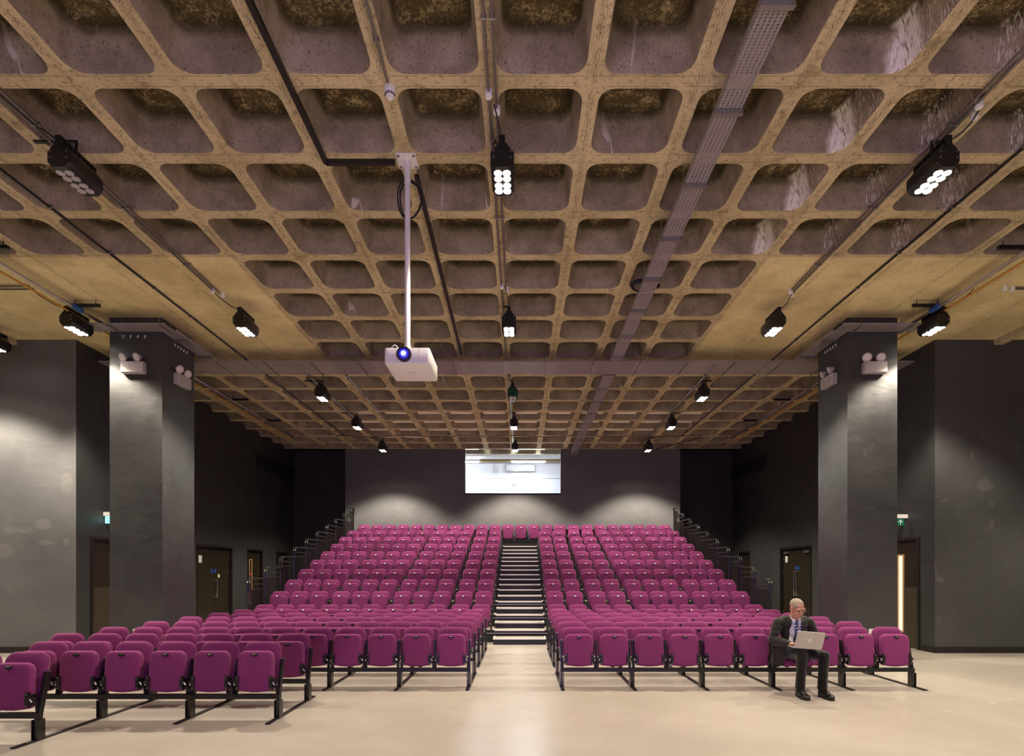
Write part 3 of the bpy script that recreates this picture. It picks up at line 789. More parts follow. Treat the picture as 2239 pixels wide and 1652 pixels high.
jbox(4.385, 9.08, 'white round box ending the inner right conduit on the slab'); jbox(4.45, 9.18, 'white round box ending the outer right conduit on the slab')
jbox(-.30, 8.92, 'white round box on the middle rib, left of two'); jbox(-.22, 9.02, 'white round box on the middle rib, right of two')
jbox(7.78, 8.98, 'white round box at the end of the crossing conduit'); jbox(7.92, 9.0, 'white round box on the crossing conduit, right of two')
t = empty('smoke_detector', (-1.238, 5.30, ZC), label='white domed smoke detector on a rib junction', cat='detector')
MB().cyl((-1.238, 5.30, ZC), (-1.238, 5.30, ZC-.05), .055, .055, n=20).build('base', M['white'], t)
m = MB(); m.cyl((-1.238, 5.30, ZC-.05), (-1.238, 5.30, ZC-.085), .052, .04, n=20).cyl((-1.238, 5.30, ZC-.085), (-1.238, 5.30, ZC-.105), .028, .024, n=16); m.build('dome', M['white'], t)
for i in range(7):
    a = pi+pi*(i+.5)/7
    MB().cbox((-1.238+.044*cos(a), 5.30+.044*sin(a), ZC-.073), (.009, .012, .022)).build('slot', M['blackmatt'], t, smooth=None)
t = empty('sprinkler_head', (1.02, 17.9, ZC-.05), label='small grey detector on a rib near the far tray', cat='detector')
MB().cyl((1.02, 17.9, ZC), (1.02, 17.9, ZC-.07), .04, .03, n=12).build('detector_body', M['white'], t)

# ---- cable trays
def tray_y(label, x0, x1, y0, y1, z, step, first):
    t = empty('cable_tray', (x0, y0, z), label=label, cat='cable tray')
    ln = 3.0; y = y0
    while y < y1-.01:
        e_ = min(y+ln, y1)
        o = MB().add([(x0,y,z),(x1,y,z),(x1,e_,z),(x0,e_,z)], [(0,3,2,1)]).build('tray_bed', M['tray'], t, smooth=None)
        MB().box(x0-.002, x0, y, e_, z, z+.055).box(x1, x1+.002, y, e_, z, z+.055).build('side_flange', M['traysolid'], t, smooth=None)
        y = e_
    y = first
    while y < y1:
        if y > y0:
            MB().box(x0-.02, x1+.02, y-.02, y+.02, z-.043, z-.002).build('support_bracket', M['steel'], t, smooth=None)
            MB().cyl((x0-.012, y, z-.04), (x0-.012, y, ZC), .004, n=6).cyl((x1+.012, y, z-.04), (x1+.012, y, ZC), .004, n=6).build('hanger_rod', M['steel'], t)
        y += step
    return t
tray_y('long perforated grey cable tray running from the stage to the rear wall', 1.84, 2.075, 2.6, 20.83, 5.95, 1.0, 3.27)
def tray_x(label, x0, x1, y0, y1, z, step, first):
    t = empty('cable_tray', (x0, y0, z), label=label, cat='cable tray')
    x = x0
    while x < x1-.01:
        e_ = min(x+3.0, x1)
        MB().add([(x,y0,z),(e_,y0,z),(e_,y1,z),(x,y1,z)], [(0,3,2,1)]).build('tray_bed', M['tray'], t, smooth=None)
        MB().box(x, e_, y0-.002, y0, z, z+.024).box(x, e_, y1, y1+.002, z, z+.024).build('side_flange', M['traysolid'], t, smooth=None)
        x = e_
    x = first
    while x < x1:
        MB().box(x-.010, x+.010, y0-.03, y1+.03, z-.022, z-.002).build('support_bracket', M['steel'], t, smooth=None)
        MB().cyl((x, y0-.015, z-.04), (x, y0-.015, ZC), .004, n=6).cyl((x, y1+.015, z-.04), (x, y1+.015, ZC), .004, n=6).build('hanger_rod', M['steel'], t)
        x += step
    return t
tray_x('broad perforated cable tray crossing the hall between the two columns', -8.70, 8.10, 11.50, 12.22, 5.92, .97, -8.2)
tray_x('short perforated tray bent around the front of the left column', -7.66, -6.20, 9.75, 10.05, 5.92, .9, -7.2)
tray_x('short perforated tray bent around the front of the right column', 5.62, 7.05, 9.75, 10.05, 5.92, .9, 5.95)
tray_y('perforated tray along the inner side of the left column to the cross tray', -6.45, -6.20, 10.055, 11.49, 5.921, .8, 10.4)
tray_y('perforated tray along the inner side of the right column to the cross tray', 5.62, 5.88, 10.055, 11.49, 5.921, .8, 10.4)
M['gland'] = simple('grey_cable_gland', (.55, .53, .52), .4)
for cx, e in ((-6.95, 'left'), (6.34, 'right')):
    for f_, pts in (('front', [(cx-.20+.13*i, 10.07, 5.86) for i in range(4)]), ('inner side', [((-6.455 if e == 'left' else 5.885), 10.45+.09*i, 5.86) for i in range(5)])):
        if e == 'right' and f_ == 'front': continue
        t = empty('cable_gland_row', pts[0], label='row of small grey cable glands under the tray, %s of the %s column' % (f_, e), cat='cable glands')
        for p in pts: MB().cyl(p, (p[0], p[1]-.02, p[2]-.05), .016, .012, n=8).build('gland', M['gland'], t)

# ---- coils of spare cable
def coil(label, c, rx, rz, turns, r):
    t = empty('cable_coil', c, label=label, cat='cable')
    for k in range(turns):
        pts = [(c[0]+(rx-.012*k)*cos(a*2*pi/40)+.01*k, c[1]+.02*k+.03*sin(a*.31), c[2]+(rz-.014*k)*sin(a*2*pi/40)) for a in range(40)]
        MB().tube(pts, r, 7, closed=True).build('cable_loop', M['blackmatt'], t)
coil('black cable coiled in hanging loops around the projector pole', (-1.25, 6.30, 5.80), .135, .22, 2, .009)
coil('coil of black cable above the long tray, over the sixth row of coffers', (1.94, 8.70, 6.06), .22, .09, 3, .010)

# ---- projector on its pole
pr = empty('projector', (-1.21, 6.32, 3.87), label='white projector on a ceiling pole with a glowing blue lens', cat='projector')
px0, px1, py0, py1, pz0, pz1 = -1.48, -.985, 6.06, 6.64, 3.86, 4.035
def rbx(x0, x1, y0, y1, z0, z1, r, name, mat, parent):
    m = MB(); cx, cy, cz = (x0+x1)/2, (y0+y1)/2, (z0+z1)/2
    out = lambda k, z: [(cx+p[0], cy+p[1], z) for p in rrect(x1-x0-2*k, y1-y0-2*k, max(.004, r-k), 5)]
    m.loft([out(.014, z0), out(.004, z0+.004), out(0, z0+.014), out(0, z1-.014), out(.004, z1-.004), out(.014, z1)])
    return m.build(name, mat, parent)
body = rbx(px0, px1, py0, py1, pz0, pz1, .03, 'casing', M['white'], pr)
MB().box(px0+.13, px0+.133, py0-.001, py0+.003, pz0+.012, pz1-.012).box(px1-.123, px1-.12, py0-.001, py0+.003, pz0+.012, pz1-.012).build('panel_joint', M['steel'], body, smooth=None)
lx, lz = -1.262, 3.955
MB().cyl((lx, py0+.01, lz), (lx, py0-.035, lz), .082, .078, n=32, caps=False).cyl((lx, py0-.035, lz), (lx, py0-.035+.001, lz), .078, .062, n=32, caps=False).build('lens_barrel', M['blackgloss'], pr)
M['lensblue'] = NT('projector_lens_glow')
_t = M['lensblue']; _x, _y, _z = _t.xyz(_t.obj())
_r = _t.math('SQRT', _t.math('ADD', _t.math('POWER', _x, 2), _t.math('POWER', _z, 2)))
_t.base((.01, .01, .05)); _t.put(_t.b.inputs['Emission Color'], _t.mix(_t.rng(_r, .012, .03), (.75, .85, 1.0), _t.mix(_t.rng(_r, .02, .066), (.05, .06, 1.0), (.01, .0, .25))))
_t.put(_t.b.inputs['Emission Strength'], _t.rng(_r, .008, .05, 6.0, .8)); _t.set(.1)
M['lensblue'] = _t.m
_l = MB(); _l.ball((0, .03, 0), (.072, .045, .072), 24, 12)
_o = _l.build('lens', M['lensblue'], pr, local=True); _o.location = (lx+1.21, py0-.035-6.32, lz-3.87)
MB().cyl((-1.262, 6.235, 4.03), (-1.262, 6.235, 4.125), .038, n=20).cyl((-1.30, 6.235, 4.10), (-1.225, 6.235, 4.10), .008, n=8).build('pole_socket', M['white'], pr)
MB().box(-1.36, -1.10, 6.12, 6.44, 4.03, 4.045).build('mount_plate', M['white'], pr, smooth=None)
MB().cyl((-1.262, 6.235, 4.10), (-1.262, 6.235, 6.05), .031, n=20).build('pole', M['white'], pr)
q = MB().cyl((-1.262, 6.235, 5.93), (-1.262, 6.235, 6.18), .036, n=20).build('pole_sleeve', M['white'], pr)
MB().box(-1.375, -1.155, 6.12, 6.35, ZC-.012, ZC-.001).build('ceiling_plate', M['white'], pr, smooth=None)
for sx in (-.085, .085):
    for sy in (-.085, .085): MB().cyl((-1.265+sx, 6.235+sy, ZC-.012), (-1.265+sx, 6.235+sy, ZC-.02), .016, n=8).build('bolt', M['steel'], pr)
pts = [(px0+.04+.11*i/10, 6.15, 4.03+.065*sin(pi*i/10)) for i in range(11)]
MB().tube(pts, .006, 6).build('cable', M['white'], pr)
pts = [(px1-.13+.11*i/10, 6.2, 4.035+.04*sin(pi*i/10)) for i in range(11)]
MB().tube(pts, .009, 6).build('cable', M['white'], pr)
def text(body_, name, size, loc, rot, mat, parent=None, ext=.0006):
    cu = bpy.data.curves.new(name, 'FONT'); cu.body = body_; cu.size = size; cu.align_x = 'CENTER'; cu.align_y = 'CENTER'; cu.extrude = ext
    o = bpy.data.objects.new(name, cu); COL.objects.link(o)
    dg = bpy.context.evaluated_depsgraph_get(); me = bpy.data.meshes.new_from_object(o.evaluated_get(dg))
    bpy.data.objects.remove(o); me.materials.clear(); me.materials.append(mat)
    o = bpy.data.objects.new(name, me); COL.objects.link(o); o.location = loc; o.rotation_euler = rot
    if parent is not None:
        o.parent = parent; o.location = Vector(loc)-wloc(parent)
    return o
M['greytext'] = simple('grey_lettering', (.22, .20, .19), .6)
text('Panasonic', 'lettering', .020, (-1.225, 6.33, pz0-.0006), (pi, 0, 0), M['greytext'], pr)

# ---- twin-head emergency lights on the columns
M['emerg'] = simple('grey_white_case', (.46, .42, .42), .5)
M['lensclear'] = simple('clear_lamp_glass', (.72, .66, .64), .12)
def twin(label, base, rotz):
    r = empty('emergency_light', base, label=label, cat='emergency light', group='twin-head emergency lights'); r.rotation_euler = (0, 0, rotz)
    m = MB(); m.loft([[(x, 0, z) for x, z in rrect(.41, .205, .012, 2)], [(x, -.085, z) for x, z in rrect(.41, .205, .012, 2)], [(x, -.10, z) for x, z in rrect(.385, .18, .010, 2)]])
    m.build('case', M['emerg'], r, local=True, smooth=30)
    for sx in (-.15, .10):
        R_ = Matrix.Rotation(radians(25), 3, 'X') @ Matrix.Rotation(radians(-18), 3, 'Z')
        c = Vector((sx, -.055, .185)); d = R_ @ Vector((0, -1, 0))
        h = MB(); h.cyl(c-d*.05, c+d*.035, .035, .076, n=20).cyl(c+d*.035, c+d*.05, .078, .078, n=20).cyl((sx, -.05, .10), (sx, -.05, .15), .018, n=8)
        hd = h.build('lamp_head', M['emerg'], r, local=True)
        g = MB(); g.cyl(c+d*.050, c+d*.056, .064, .045, n=20); g.build('lamp_glass', M['lensclear'], hd, local=True)
    return r
twin('white twin-head emergency light on the stage face of the left column', (-6.96, 10.089, 5.27), 0)
twin('white twin-head emergency light on the stage face of the right column', (6.36, 10.089, 5.27), 0)
twin('white twin-head emergency light on the aisle face of the left column', (-6.469, 10.62, 5.22), radians(90))
twin('white twin-head emergency light on the aisle face of the right column', (5.899, 10.62, 5.22), radians(-90))

# ---- exit signs over the front doors
M['signgreen'] = glow('exit_sign_green', (.01, .17, .07), .55); M['signlit'] = glow('exit_sign_white', (.62, .82, .70), .8)
M['signteal'] = glow('exit_sign_teal_lit', (.10, .85, .78), 1.6); M['signlit2'] = glow('exit_sign_white_lit', (.80, 1.0, 1.0), 2.6)
def exit_sign(label, x_wall, side, y, z, left):
    r = empty('exit_sign', (x_wall, y, z), label=label, cat='exit sign')
    a, b = (x_wall-.40, x_wall) if side > 0 else (x_wall, x_wall+.40)
    MB().box(a, b, y-.03, y+.03, z+.085, z+.165).build('bracket', M['white'], r, smooth=None)
    c0, c1 = (a+.02, b-.055) if side > 0 else (a+.02, b-.02)
    p = MB().box(c0, c1, y-.006, y+.006, z-.075, z+.08).build('sign_panel', M['signteal' if left else 'signgreen'], r, smooth=None)
    cx = (c0+c1)/2; Y = y-.0075; g = MB()
    def poly(pts): g.add([(cx_+0, Y, zz) for cx_, zz in pts], [tuple(range(len(pts)))])
    ax = c1-.085 if side > 0 else c0+.08
    if not left:      # an upward arrow
        poly([(ax-.010, z-.055), (ax+.010, z-.055), (ax+.010, z+.03), (ax-.010, z+.03)])
        for s_ in (-1, 1): poly([(ax, z+.060), (ax+s_*.05, z+.010), (ax+s_*.05, z-.014), (ax, z+.034)])
        # running figure on the covered half
        fx = c0+.06
        poly([(fx-.02, z+.03), (fx+.015, z+.04), (fx+.005, z-.02), (fx-.02, z-.02)]); poly([(fx-.02, z-.02), (fx, z-.02), (fx-.03, z-.07), (fx-.045, z-.07)]); poly([(fx-.005, z-.02), (fx+.012, z-.02), (fx+.035, z-.06), (fx+.02, z-.068)])
    else:
        poly([(c0+.012, z-.065), (c0+.03, z-.065), (c0+.03, z+.07), (c0+.012, z+.07)])
        for zz in (-.055, .005, .06): poly([(c0+.05, z+zz-.011), (c0+.09, z+zz-.011), (c0+.09, z+zz+.011), (c0+.05, z+zz+.011)])
        poly([(c0+.16, z-.06), (c0+.18, z-.06), (c0+.18, z+.05), (c0+.16, z+.05)])
    g.build('pictogram', M['signlit2' if left else 'signlit'], p, smooth=None, fix=False)
exit_sign('green exit sign with a white up arrow over the right front door', XR, 1, 11.85, 2.655, False)
exit_sign('glowing teal exit sign over the left front door, half behind the column', XL, -1, 11.80, 2.70, True)

# ---- dark louvred ducts high on the side walls
for nm, x, s_, in (('left', XL, 1), ('right', XR, -1)):
    t = empty('vent_duct', (x, 20, 5.3), label='black louvred vent box high on the %s wall near the rear' % nm, cat='vent')
    MB().box(min(x, x+s_*.10), max(x, x+s_*.10), 18.6, 21.4, 5.06, 5.55).build('duct_body', M['blackmatt'], t, smooth=None)
    for i in range(5): MB().box(min(x+s_*.10, x+s_*.115), max(x+s_*.10, x+s_*.115), 18.65, 21.35, 5.11+i*.085, 5.14+i*.085).build('louvre', M['black'], t, smooth=None)

# ---- pale acoustic boards standing in the far coffers
M['board'] = simple('pale_acoustic_board', (.84, .78, .72), .8)
_m = MB(); _m.box(-.33, .33, -.31, .31, 0, .018)
BRD = _m.mesh('acoustic_board', M['board'], smooth=None)
words_ = ['first', 'second', 'third', 'fourth']
for ki, k in enumerate((11, 12, 13, 14)):
    js = range(-5, 6) if k in (11, 12) else (range(-5, 5) if k == 13 else [-5, -4])
    for j in js:
        o = link('acoustic_board', BRD, None, (GX(j)+P_/2, GY(k)+P_/2, ZC+.145))
        jj = -j-1 if j < 0 else j
        tag(o, 'pale board in a far coffer, %s %s of the middle line, %s board row' % (['first','second','third','fourth','fifth','sixth'][jj], 'left' if j < 0 else 'right', words_[ki]), 'board', 'pale boards in row %d of the far coffers' % (ki+1))
# hanging white drips in two coffers beyond the tray

for x, e in ((-6.93, 'left'), (6.33, 'right')):
    t = empty('wall_socket', (x, 10.089, .53), label='white socket outlet low on the stage face of the %s column' % e, cat='socket')
    MB().box(x-.05, x+.05, 10.06, 10.089, .485, .575).build('socket_plate', M['white'], t, smooth=None)
# ================================================================== SEATING
def outline(wt, wb, z0, z1, rt, rb, sag, n=5):
    """front outline (x,z) of a cushion: width wt at the top, wb at the bottom, rounded corners, bottom edge sagging"""
    P = []
    for cx, cz, a, r in ((wt/2-rt, z1-rt, 0, rt), (-wt/2+rt, z1-rt, pi/2, rt), (-wb/2+rb, z0+rb, pi, rb)):
        for i in range(n+1):
            t = a+pi/2*i/n; P.append((cx+r*cos(t), cz+r*sin(t)))
    for i in range(1, 5):
        u = i/5; P.append((-wb/2+rb+(wb-2*rb)*u, z0-sag*sin(pi*u)))
    for i in range(n+1):
        t = 3*pi/2+pi/2*i/n; P.append((wb/2-rb+rb*cos(t), z0+rb+rb*sin(t)))
    return P
def cushion(out, y0, y1, bev, shear=0, zref=0, bulge=.0):
    """a padded slab from y0 (front) to y1 with rounded edges; leans back by shear per metre of height"""
    cz = sum(p[1] for p in out)/len(out)
    def ring(k, y):
        w_ = max(p[0] for p in out); h_ = max(p[1] for p in out)-cz
        sx, sz = 1-k/w_, 1-k/h_
        return [(p[0]*sx, y+((p[1]-cz)*sz+cz-zref)*shear, cz+(p[1]-cz)*sz) for p in out]
    m = MB()
    m.loft([ring(bev*2.6, y0-bulge), ring(bev*1.1, y0+bev*.10-bulge*.4), ring(bev*.35, y0+bev*.45), ring(0, y0+bev*1.3), ring(0, y1-bev*1.3), ring(bev*.35, y1-bev*.4), ring(bev*1.1, y1)])
    return m
SEAT_O = outline(.385, .40, .305, .735, .075, .035, .018)
BACK_O = outline(.43, .41, .34, .818, .10, .05, .0)
SEAT_ME = cushion(SEAT_O, -.060, .032, .022, .05, .305, .004).mesh('seat', M['fabric'], smooth=60)
BACK_ME = cushion(BACK_O, .045, .115, .026, .20, .34, .006).mesh('backrest', M['fabric'], smooth=60)
M['shell'] = simple('black_back_shell', (.012, .011, .012), .5)
_m = cushion([(p[0]*.90, .58+(p[1]-.58)*.93) for p in BACK_O], .110, .128, .006, .20, .34); SHELL_ME = _m.mesh('back_shell', M['shell'], smooth=50)
def plate(sx):
    m = MB(); x = sx*.182
    m.box(x-.017, x+.017, -.068, -.036, .325, .465); m.box(x+sx*.012, x+sx*.020, -.068, .03, .345, .44)
    return m
HP_ME = [plate(-1).mesh('hinge_plate', M['black'], smooth=None), plate(1).mesh('hinge_plate', M['black'], smooth=None)]
def bolts(sx):
    m = MB(); x = sx*.182
    for z in (.34, .45): m.cyl((x, -.066, z), (x, -.074, z), .007, n=8)
    return m
BT_ME = [bolts(-1).mesh('bolt', M['steel']), bolts(1).mesh('bolt', M['steel'])]
def arm(sx):
    m = MB(); x = sx*.222
    m.bar((sx*.205, -.02, .375), (x, .01, .33), .018, .035); m.bar((x, .01, .33), (x, .02, .27), .018, .04)
    m.cyl((sx*.20, -.035, .395), (sx*.235, -.035, .395), .020, n=10)
    return m
AR_ME = [arm(-1).mesh('pivot_arm', M['black']), arm(1).mesh('pivot_arm', M['black'])]
_m = MB()
_m.loft([[(x, -.040, z+.700) for x, z in rrect(.062, .030, .009, 3)], [(x, -.057, z+.700) for x, z in rrect(.062, .030, .009, 3)]])
LC_ME = _m.mesh('seat_latch', M['blackmatt'], smooth=None)
_m = MB(); _m.box(-.019, .019, -.062, -.052, .700, .712); LP_ME = _m.mesh('latch_plate', M['chrome'], smooth=None)
_m = MB(); _m.add([(-.021, -.058, .694), (.021, -.058, .694), (.021, -.046, .716), (-.021, -.046, .716), (-.021, -.068, .697), (.021, -.068, .697), (.021, -.054, .719), (-.021, -.054, .719)], [(0,1,2,3), (4,7,6,5), (0,4,5,1), (1,5,6,2), (2,6,7,3), (3,7,4,0)])
LP2_ME = _m.mesh('latch_plate_white', M['white'], smooth=None)
PN_ME = []
for _s in (-1, 1):
    _m = MB(); _m.cyl((_s*.199, -.052, .40), (_s*.222, -.052, .372), .011, n=10); PN_ME.append(_m.mesh('pivot_pin', M['chrome']))
def make_chair(name, folded=True):
    r = empty(name)
    if folded:
        s_ = link('seat', SEAT_ME, r); lc = link('seat_latch', LC_ME, s_); link('latch_plate', LP2_ME if name == 'tier_chair' else LP_ME, s_)
        for i in (0, 1):
            h = link('hinge_plate', HP_ME[i], s_); link('bolt', BT_ME[i], s_)
            link('pivot_pin', PN_ME[i], link('pivot_arm', AR_ME[i], r))
    else:
        # seat folded down
        Mx = Matrix.Translation((0, .0, .36)) @ Matrix.Rotation(radians(86), 4, 'X') @ Matrix.Translation((0, 0, -.36))
        me = SEAT_ME.copy(); me.name = 'seat_down'; me.transform(Mx); link('seat', me, r)
        for i in (0, 1): link('pivot_arm', AR_ME[i], r)
    b = link('backrest', BACK_ME, r); link('back_shell', SHELL_ME, b)
    return r
FLOORP = make_chair('floor_chair'); FLOORP.location = (0, -900, 0)
TIERP = make_chair('tier_chair'); TIERP.location = (0, -900, 0)
used = set()
def chair(proto, name, loc, label, group):
    if proto.name not in used: used.add(proto.name); o = proto; o.location = loc
    else: o = dup(proto, None, loc)
    return tag(o, label, 'chair', group)
ORD = ['first', 'second', 'third', 'fourth', 'fifth', 'sixth', 'seventh', 'eighth', 'ninth', 'tenth', 'eleventh', 'twelfth']
M['legblack'] = simple('glossy_black_steel', (.022, .020, .018), .22, .3, .7)
# ---- frames of the floor rows
PP = .968
RB = [.572+.978*i for i in range(6)]                       # leg positions, right block
LB = [-.72-PP*i for i in range(5)]+[-.72-PP*4-1.44]      # left block (last bay holds three)
ROWS = [7.80, 8.72, 9.65, 10.58, 11.50]
RA, RBk, RC = 5.32, 6.13, 6.98
def post(mb, x, y, zb=.20, base=0.0, w_=.030):
    mb.bar((x, y, base+zb), (x, y+.105, base+.636), w_, .055)
def leg(mb, x, y):
    s_ = [(-.029, -.046), (.029, -.046), (.029, .046), (-.029, .046)]
    mb.box(x-.029, x-.022, y-.046, y+.046, .012, .20).box(x+.022, x+.029, y-.046, y+.046, .012, .20).box(x-.014, x+.014, y-.030, y+.036, .012, .215)
def row_frame(fr, legs, y):
    x0, x1 = min(legs), max(legs)
    MB().box(x0-.02, x1+.02, y-.03, y+.03, .213, .262).build('beam', M['black'], fr, smooth=None)
    ls = sorted(legs)
    for i, x in enumerate(ls):
        m = MB(); leg(m, x, y); lg = m.build('leg', M['legblack'], fr, smooth=None)
        ends = (i == 0, i == len(ls)-1)
        offs = [0] if any(ends) else [-.026, .026]
        for d in offs:
            m = MB(); post(m, x+d, y); m.build('arm_post', M['black'], fr, smooth=None)
            m = MB(); m.bar((x+d, y+.105, .634), (x+d, y+.107, .645), .034, .058); m.build('post_cap', M['steel'], fr, smooth=None)
    for a, b in zip(ls[:-1], ls[1:]):
        n = 3 if b-a > 1.2 else 2
        for q in range(1, n):
            x = a+(b-a)*q/n; m = MB(); post(m, x, y, .25); m.build('arm_post', M['black'], fr, smooth=None)
def frame(label, legs_by_row, name='steel_support'):
    ys = [y for _, y in legs_by_row]
    fr = empty(name, ((min(legs_by_row[-1][0])+max(legs_by_row[-1][0]))/2, ys[0], 0), label=label, cat='chair support', group='black frames under the floor chairs')
    for lg, y in legs_by_row: row_frame(fr, lg, y)
    xs = sorted(set(round(x, 3) for lg, _ in legs_by_row for x in lg))
    for x in xs:
        yy = [y for lg, y in legs_by_row if any(abs(q-x) < .01 for q in lg)]
        MB().box(x-.024, x+.024, min(yy)-.27, max(yy)+.20, .0015, .014).build('floor_rail', M['black'], fr, smooth=None)
    return fr
frame('black steel frame under the first two long rows on the laptop man\'s side', [(RB, ROWS[0]), (RB, ROWS[1])])
frame('black steel frame under the rear three long rows on the laptop man\'s side', [(RB, ROWS[2]), (RB, ROWS[3]), (RB, ROWS[4])])
frame('black steel frame under the first two long rows left of the aisle', [(LB, ROWS[0]), (LB, ROWS[1])])
frame('black steel frame under the rear three long rows left of the aisle', [(LB, ROWS[2]), (LB, ROWS[3]), (LB, ROWS[4])])
frame('black steel frame under the three short rows nearest the stage', [(LB[4:], RA), (LB[2:], RBk), (LB[2:], RC)])
def xs_of(legs, n_from_aisle=True):
    out = []
    for a, b in zip(legs[:-1], legs[1:]):
        w_ = abs(b-a); s_ = 1 if b > a else -1
        if w_ > 1.2: out += [a+s_*q for q in (.24, .72, 1.20)]
        else: out += [a+s_*.243, a+s_*(w_-.245)]
    return out
seat_man = None
for ri, y in enumerate(ROWS):
    for ci, x in enumerate(xs_of(RB)):
        lab = 'purple folding chair, %s from the aisle in the %s long row, right of the aisle' % (ORD[ci], ORD[ri])
        if ri == 0 and ci == 6:
            seat_man = make_chair('floor_chair', False); seat_man.location = (x, y, 0)
            tag(seat_man, 'purple folding chair with its seat down under the man with the laptop', 'chair', 'purple floor chairs'); continue
        chair(FLOORP, 'floor_chair', (x+random.uniform(-.004, .004), y, 0), lab, 'purple floor chairs')
    for ci, x in enumerate(xs_of(LB)):
        chair(FLOORP, 'floor_chair', (x+random.uniform(-.004, .004), y, 0), 'purple folding chair, %s from the aisle in the %s long row, left of the aisle' % (ORD[ci], ORD[ri]), 'purple floor chairs')
for y, nm, lg, mx in ((RC, 'third', LB[2:], 99), (RBk, 'second', LB[2:], 6), (RA, 'nearest', LB[4:], 2)):
    for ci, x in enumerate(xs_of(lg)[:mx]):
        chair(FLOORP, 'floor_chair', (x+random.uniform(-.004, .004), y, 0), 'purple folding chair, %s from the free end of the %s short row by the stage' % (ORD[ci], nm), 'purple floor chairs')

# ---- retractable tiers
T0, TD, TR = 12.75, .86, .278
BX0, BX1 = -6.24, 5.73
SX0, SX1 = -.605, .555
GL = [-5.94, -5.455, -4.97, -4.425, -3.94, -3.455, -2.91, -2.425, -1.94, -1.395, -.91]
GR = [.843, 1.328, 1.885, 2.37, 2.93, 3.412, 3.895, 4.45, 4.93, 5.412]
TOPX = [-5.79+.4838*i for i in range(24)]
def nose(i): return T0+TD*(i-1)
for i in range(1, 11):
    y0 = nose(i); y1 = nose(i+1) if i < 10 else YB-.003; z = TR*i
    t = empty('seating_tier', ((BX0+BX1)/2, y0, z), label='black stepped platform with beige top, %s tier counted up from the floor' % ORD[i-1], cat='platform', group='retractable seating tiers')
    MB().box(BX0, BX1, y0, y1, z-.035, z).build('deck', M['deck'], t, smooth=None)
    f = MB().box(BX0, BX1, y0+.012, y0+.03, z-TR+.002, z-.036).build('riser_panel', M['blackmatt'], t, smooth=None)
    MB().box(BX0, BX1, y0-.004, y0+.012, z-.085, z-.060).build('fascia_rail', M['steel'] if i < 4 else M['black'], t, smooth=None)
    MB().box(BX0, BX1, y0-.006, y0, z-.035, z-.001).build('edge_strip', M['black'], t, smooth=None)
    if i < 10:
        n_ = MB().box(SX0+.01, SX1-.01, y0-.012, y0+.045, z+.0005, z+.010); n_.box(SX0+.01, SX1-.01, y0-.014, y0-.007, z-.022, z+.010)
        n_.build('nosing', M['nosing'], t, smooth=None)
        for sx in (SX0-.015, SX1-.015): MB().box(sx, sx+.03, y0-.02, y0+.06, z+.0005, z+.022).build('nosing_bracket', M['nosing'], t, smooth=None)
        sy0, sy1, sz = y0-.43, y0-.002, z-TR/2
        st = MB().box(SX0, SX1, sy0, sy1-.012, z-TR+.001, sz).build('step', M['navy'], t, smooth=None)
        MB().box(SX0+.02, SX1-.02, sy0+.05, sy1-.02, sz+.0005, sz+.004).build('tread', M['deck'], st, smooth=None)
        n_ = MB().box(SX0-.006, SX1+.006, sy0-.008, sy0+.048, sz, sz+.010); n_.box(SX0-.006, SX1+.006, sy0-.010, sy0-.002, sz-.026, sz+.010)
        n_.box(SX0-.006, SX0+.03, sy0+.048, sy1-.014, sz, sz+.008).box(SX1-.03, SX1+.006, sy0+.048, sy1-.014, sz, sz+.008)
        n_.build('nosing', M['nosing'], st, smooth=None)
    yc = y0+.062; base = z-.25
    if i < 10:
        groups = [GL[0:3], GL[3:6], GL[6:9], GL[9:11], GR[0:2], GR[2:4], GR[4:7], GR[7:10]]
    else: groups = [TOPX]
    for g in groups:
        xs = [g[0]-.238]+[(a+b)/2 for a, b in zip(g[:-1], g[1:])]+[g[-1]+.238]
        for x in xs:
            m = MB(); m.bar((x, yc, z), (x, yc+.09, base+.636), .028, .05); m.box(x-.03, x+.03, yc-.05, yc+.05, z, z+.008)
            m.build('seat_post', M['black'], t, smooth=None)
    if i in (1, 2, 3, 4):
        for x in ((GL[2]+GL[3])/2, (GL[5]+GL[6])/2, (GL[8]+GL[9])/2, (GR[1]+GR[2])/2, (GR[3]+GR[4])/2, (GR[6]+GR[7])/2):
            MB().box(x-.018, x+.018, yc+.02, yc+.05, z+.10, z+.17).build('row_marker', M['white'], t, smooth=None)
    if i < 10:
        for ci, x in enumerate(reversed(GL)):
            chair(TIERP, 'tier_chair', (x, yc, base), 'purple tip-up seat, %s left of the stairs in the %s tier from the floor' % (ORD[ci], ORD[i-1]), 'purple tier seats')
        for ci, x in enumerate(GR):
            chair(TIERP, 'tier_chair', (x, yc, base), 'purple tip-up seat, %s right of the stairs in the %s tier from the floor' % (ORD[ci], ORD[i-1]), 'purple tier seats')
    else:
        for ci, x in enumerate(TOPX):
            if ci < 11: lab = 'purple tip-up seat, %s outward on the left of the three central seats, top tier' % ORD[10-ci]
            elif ci < 14: lab = 'purple tip-up seat, %s of the three facing the stairs, top tier' % ('left one', 'middle one', 'right one')[ci-11]
            else: lab = 'purple tip-up seat, %s outward on the right of the three central seats, top tier' % ORD[ci-14]
            chair(TIERP, 'tier_chair', (x, yc, base), lab, 'purple tier seats')
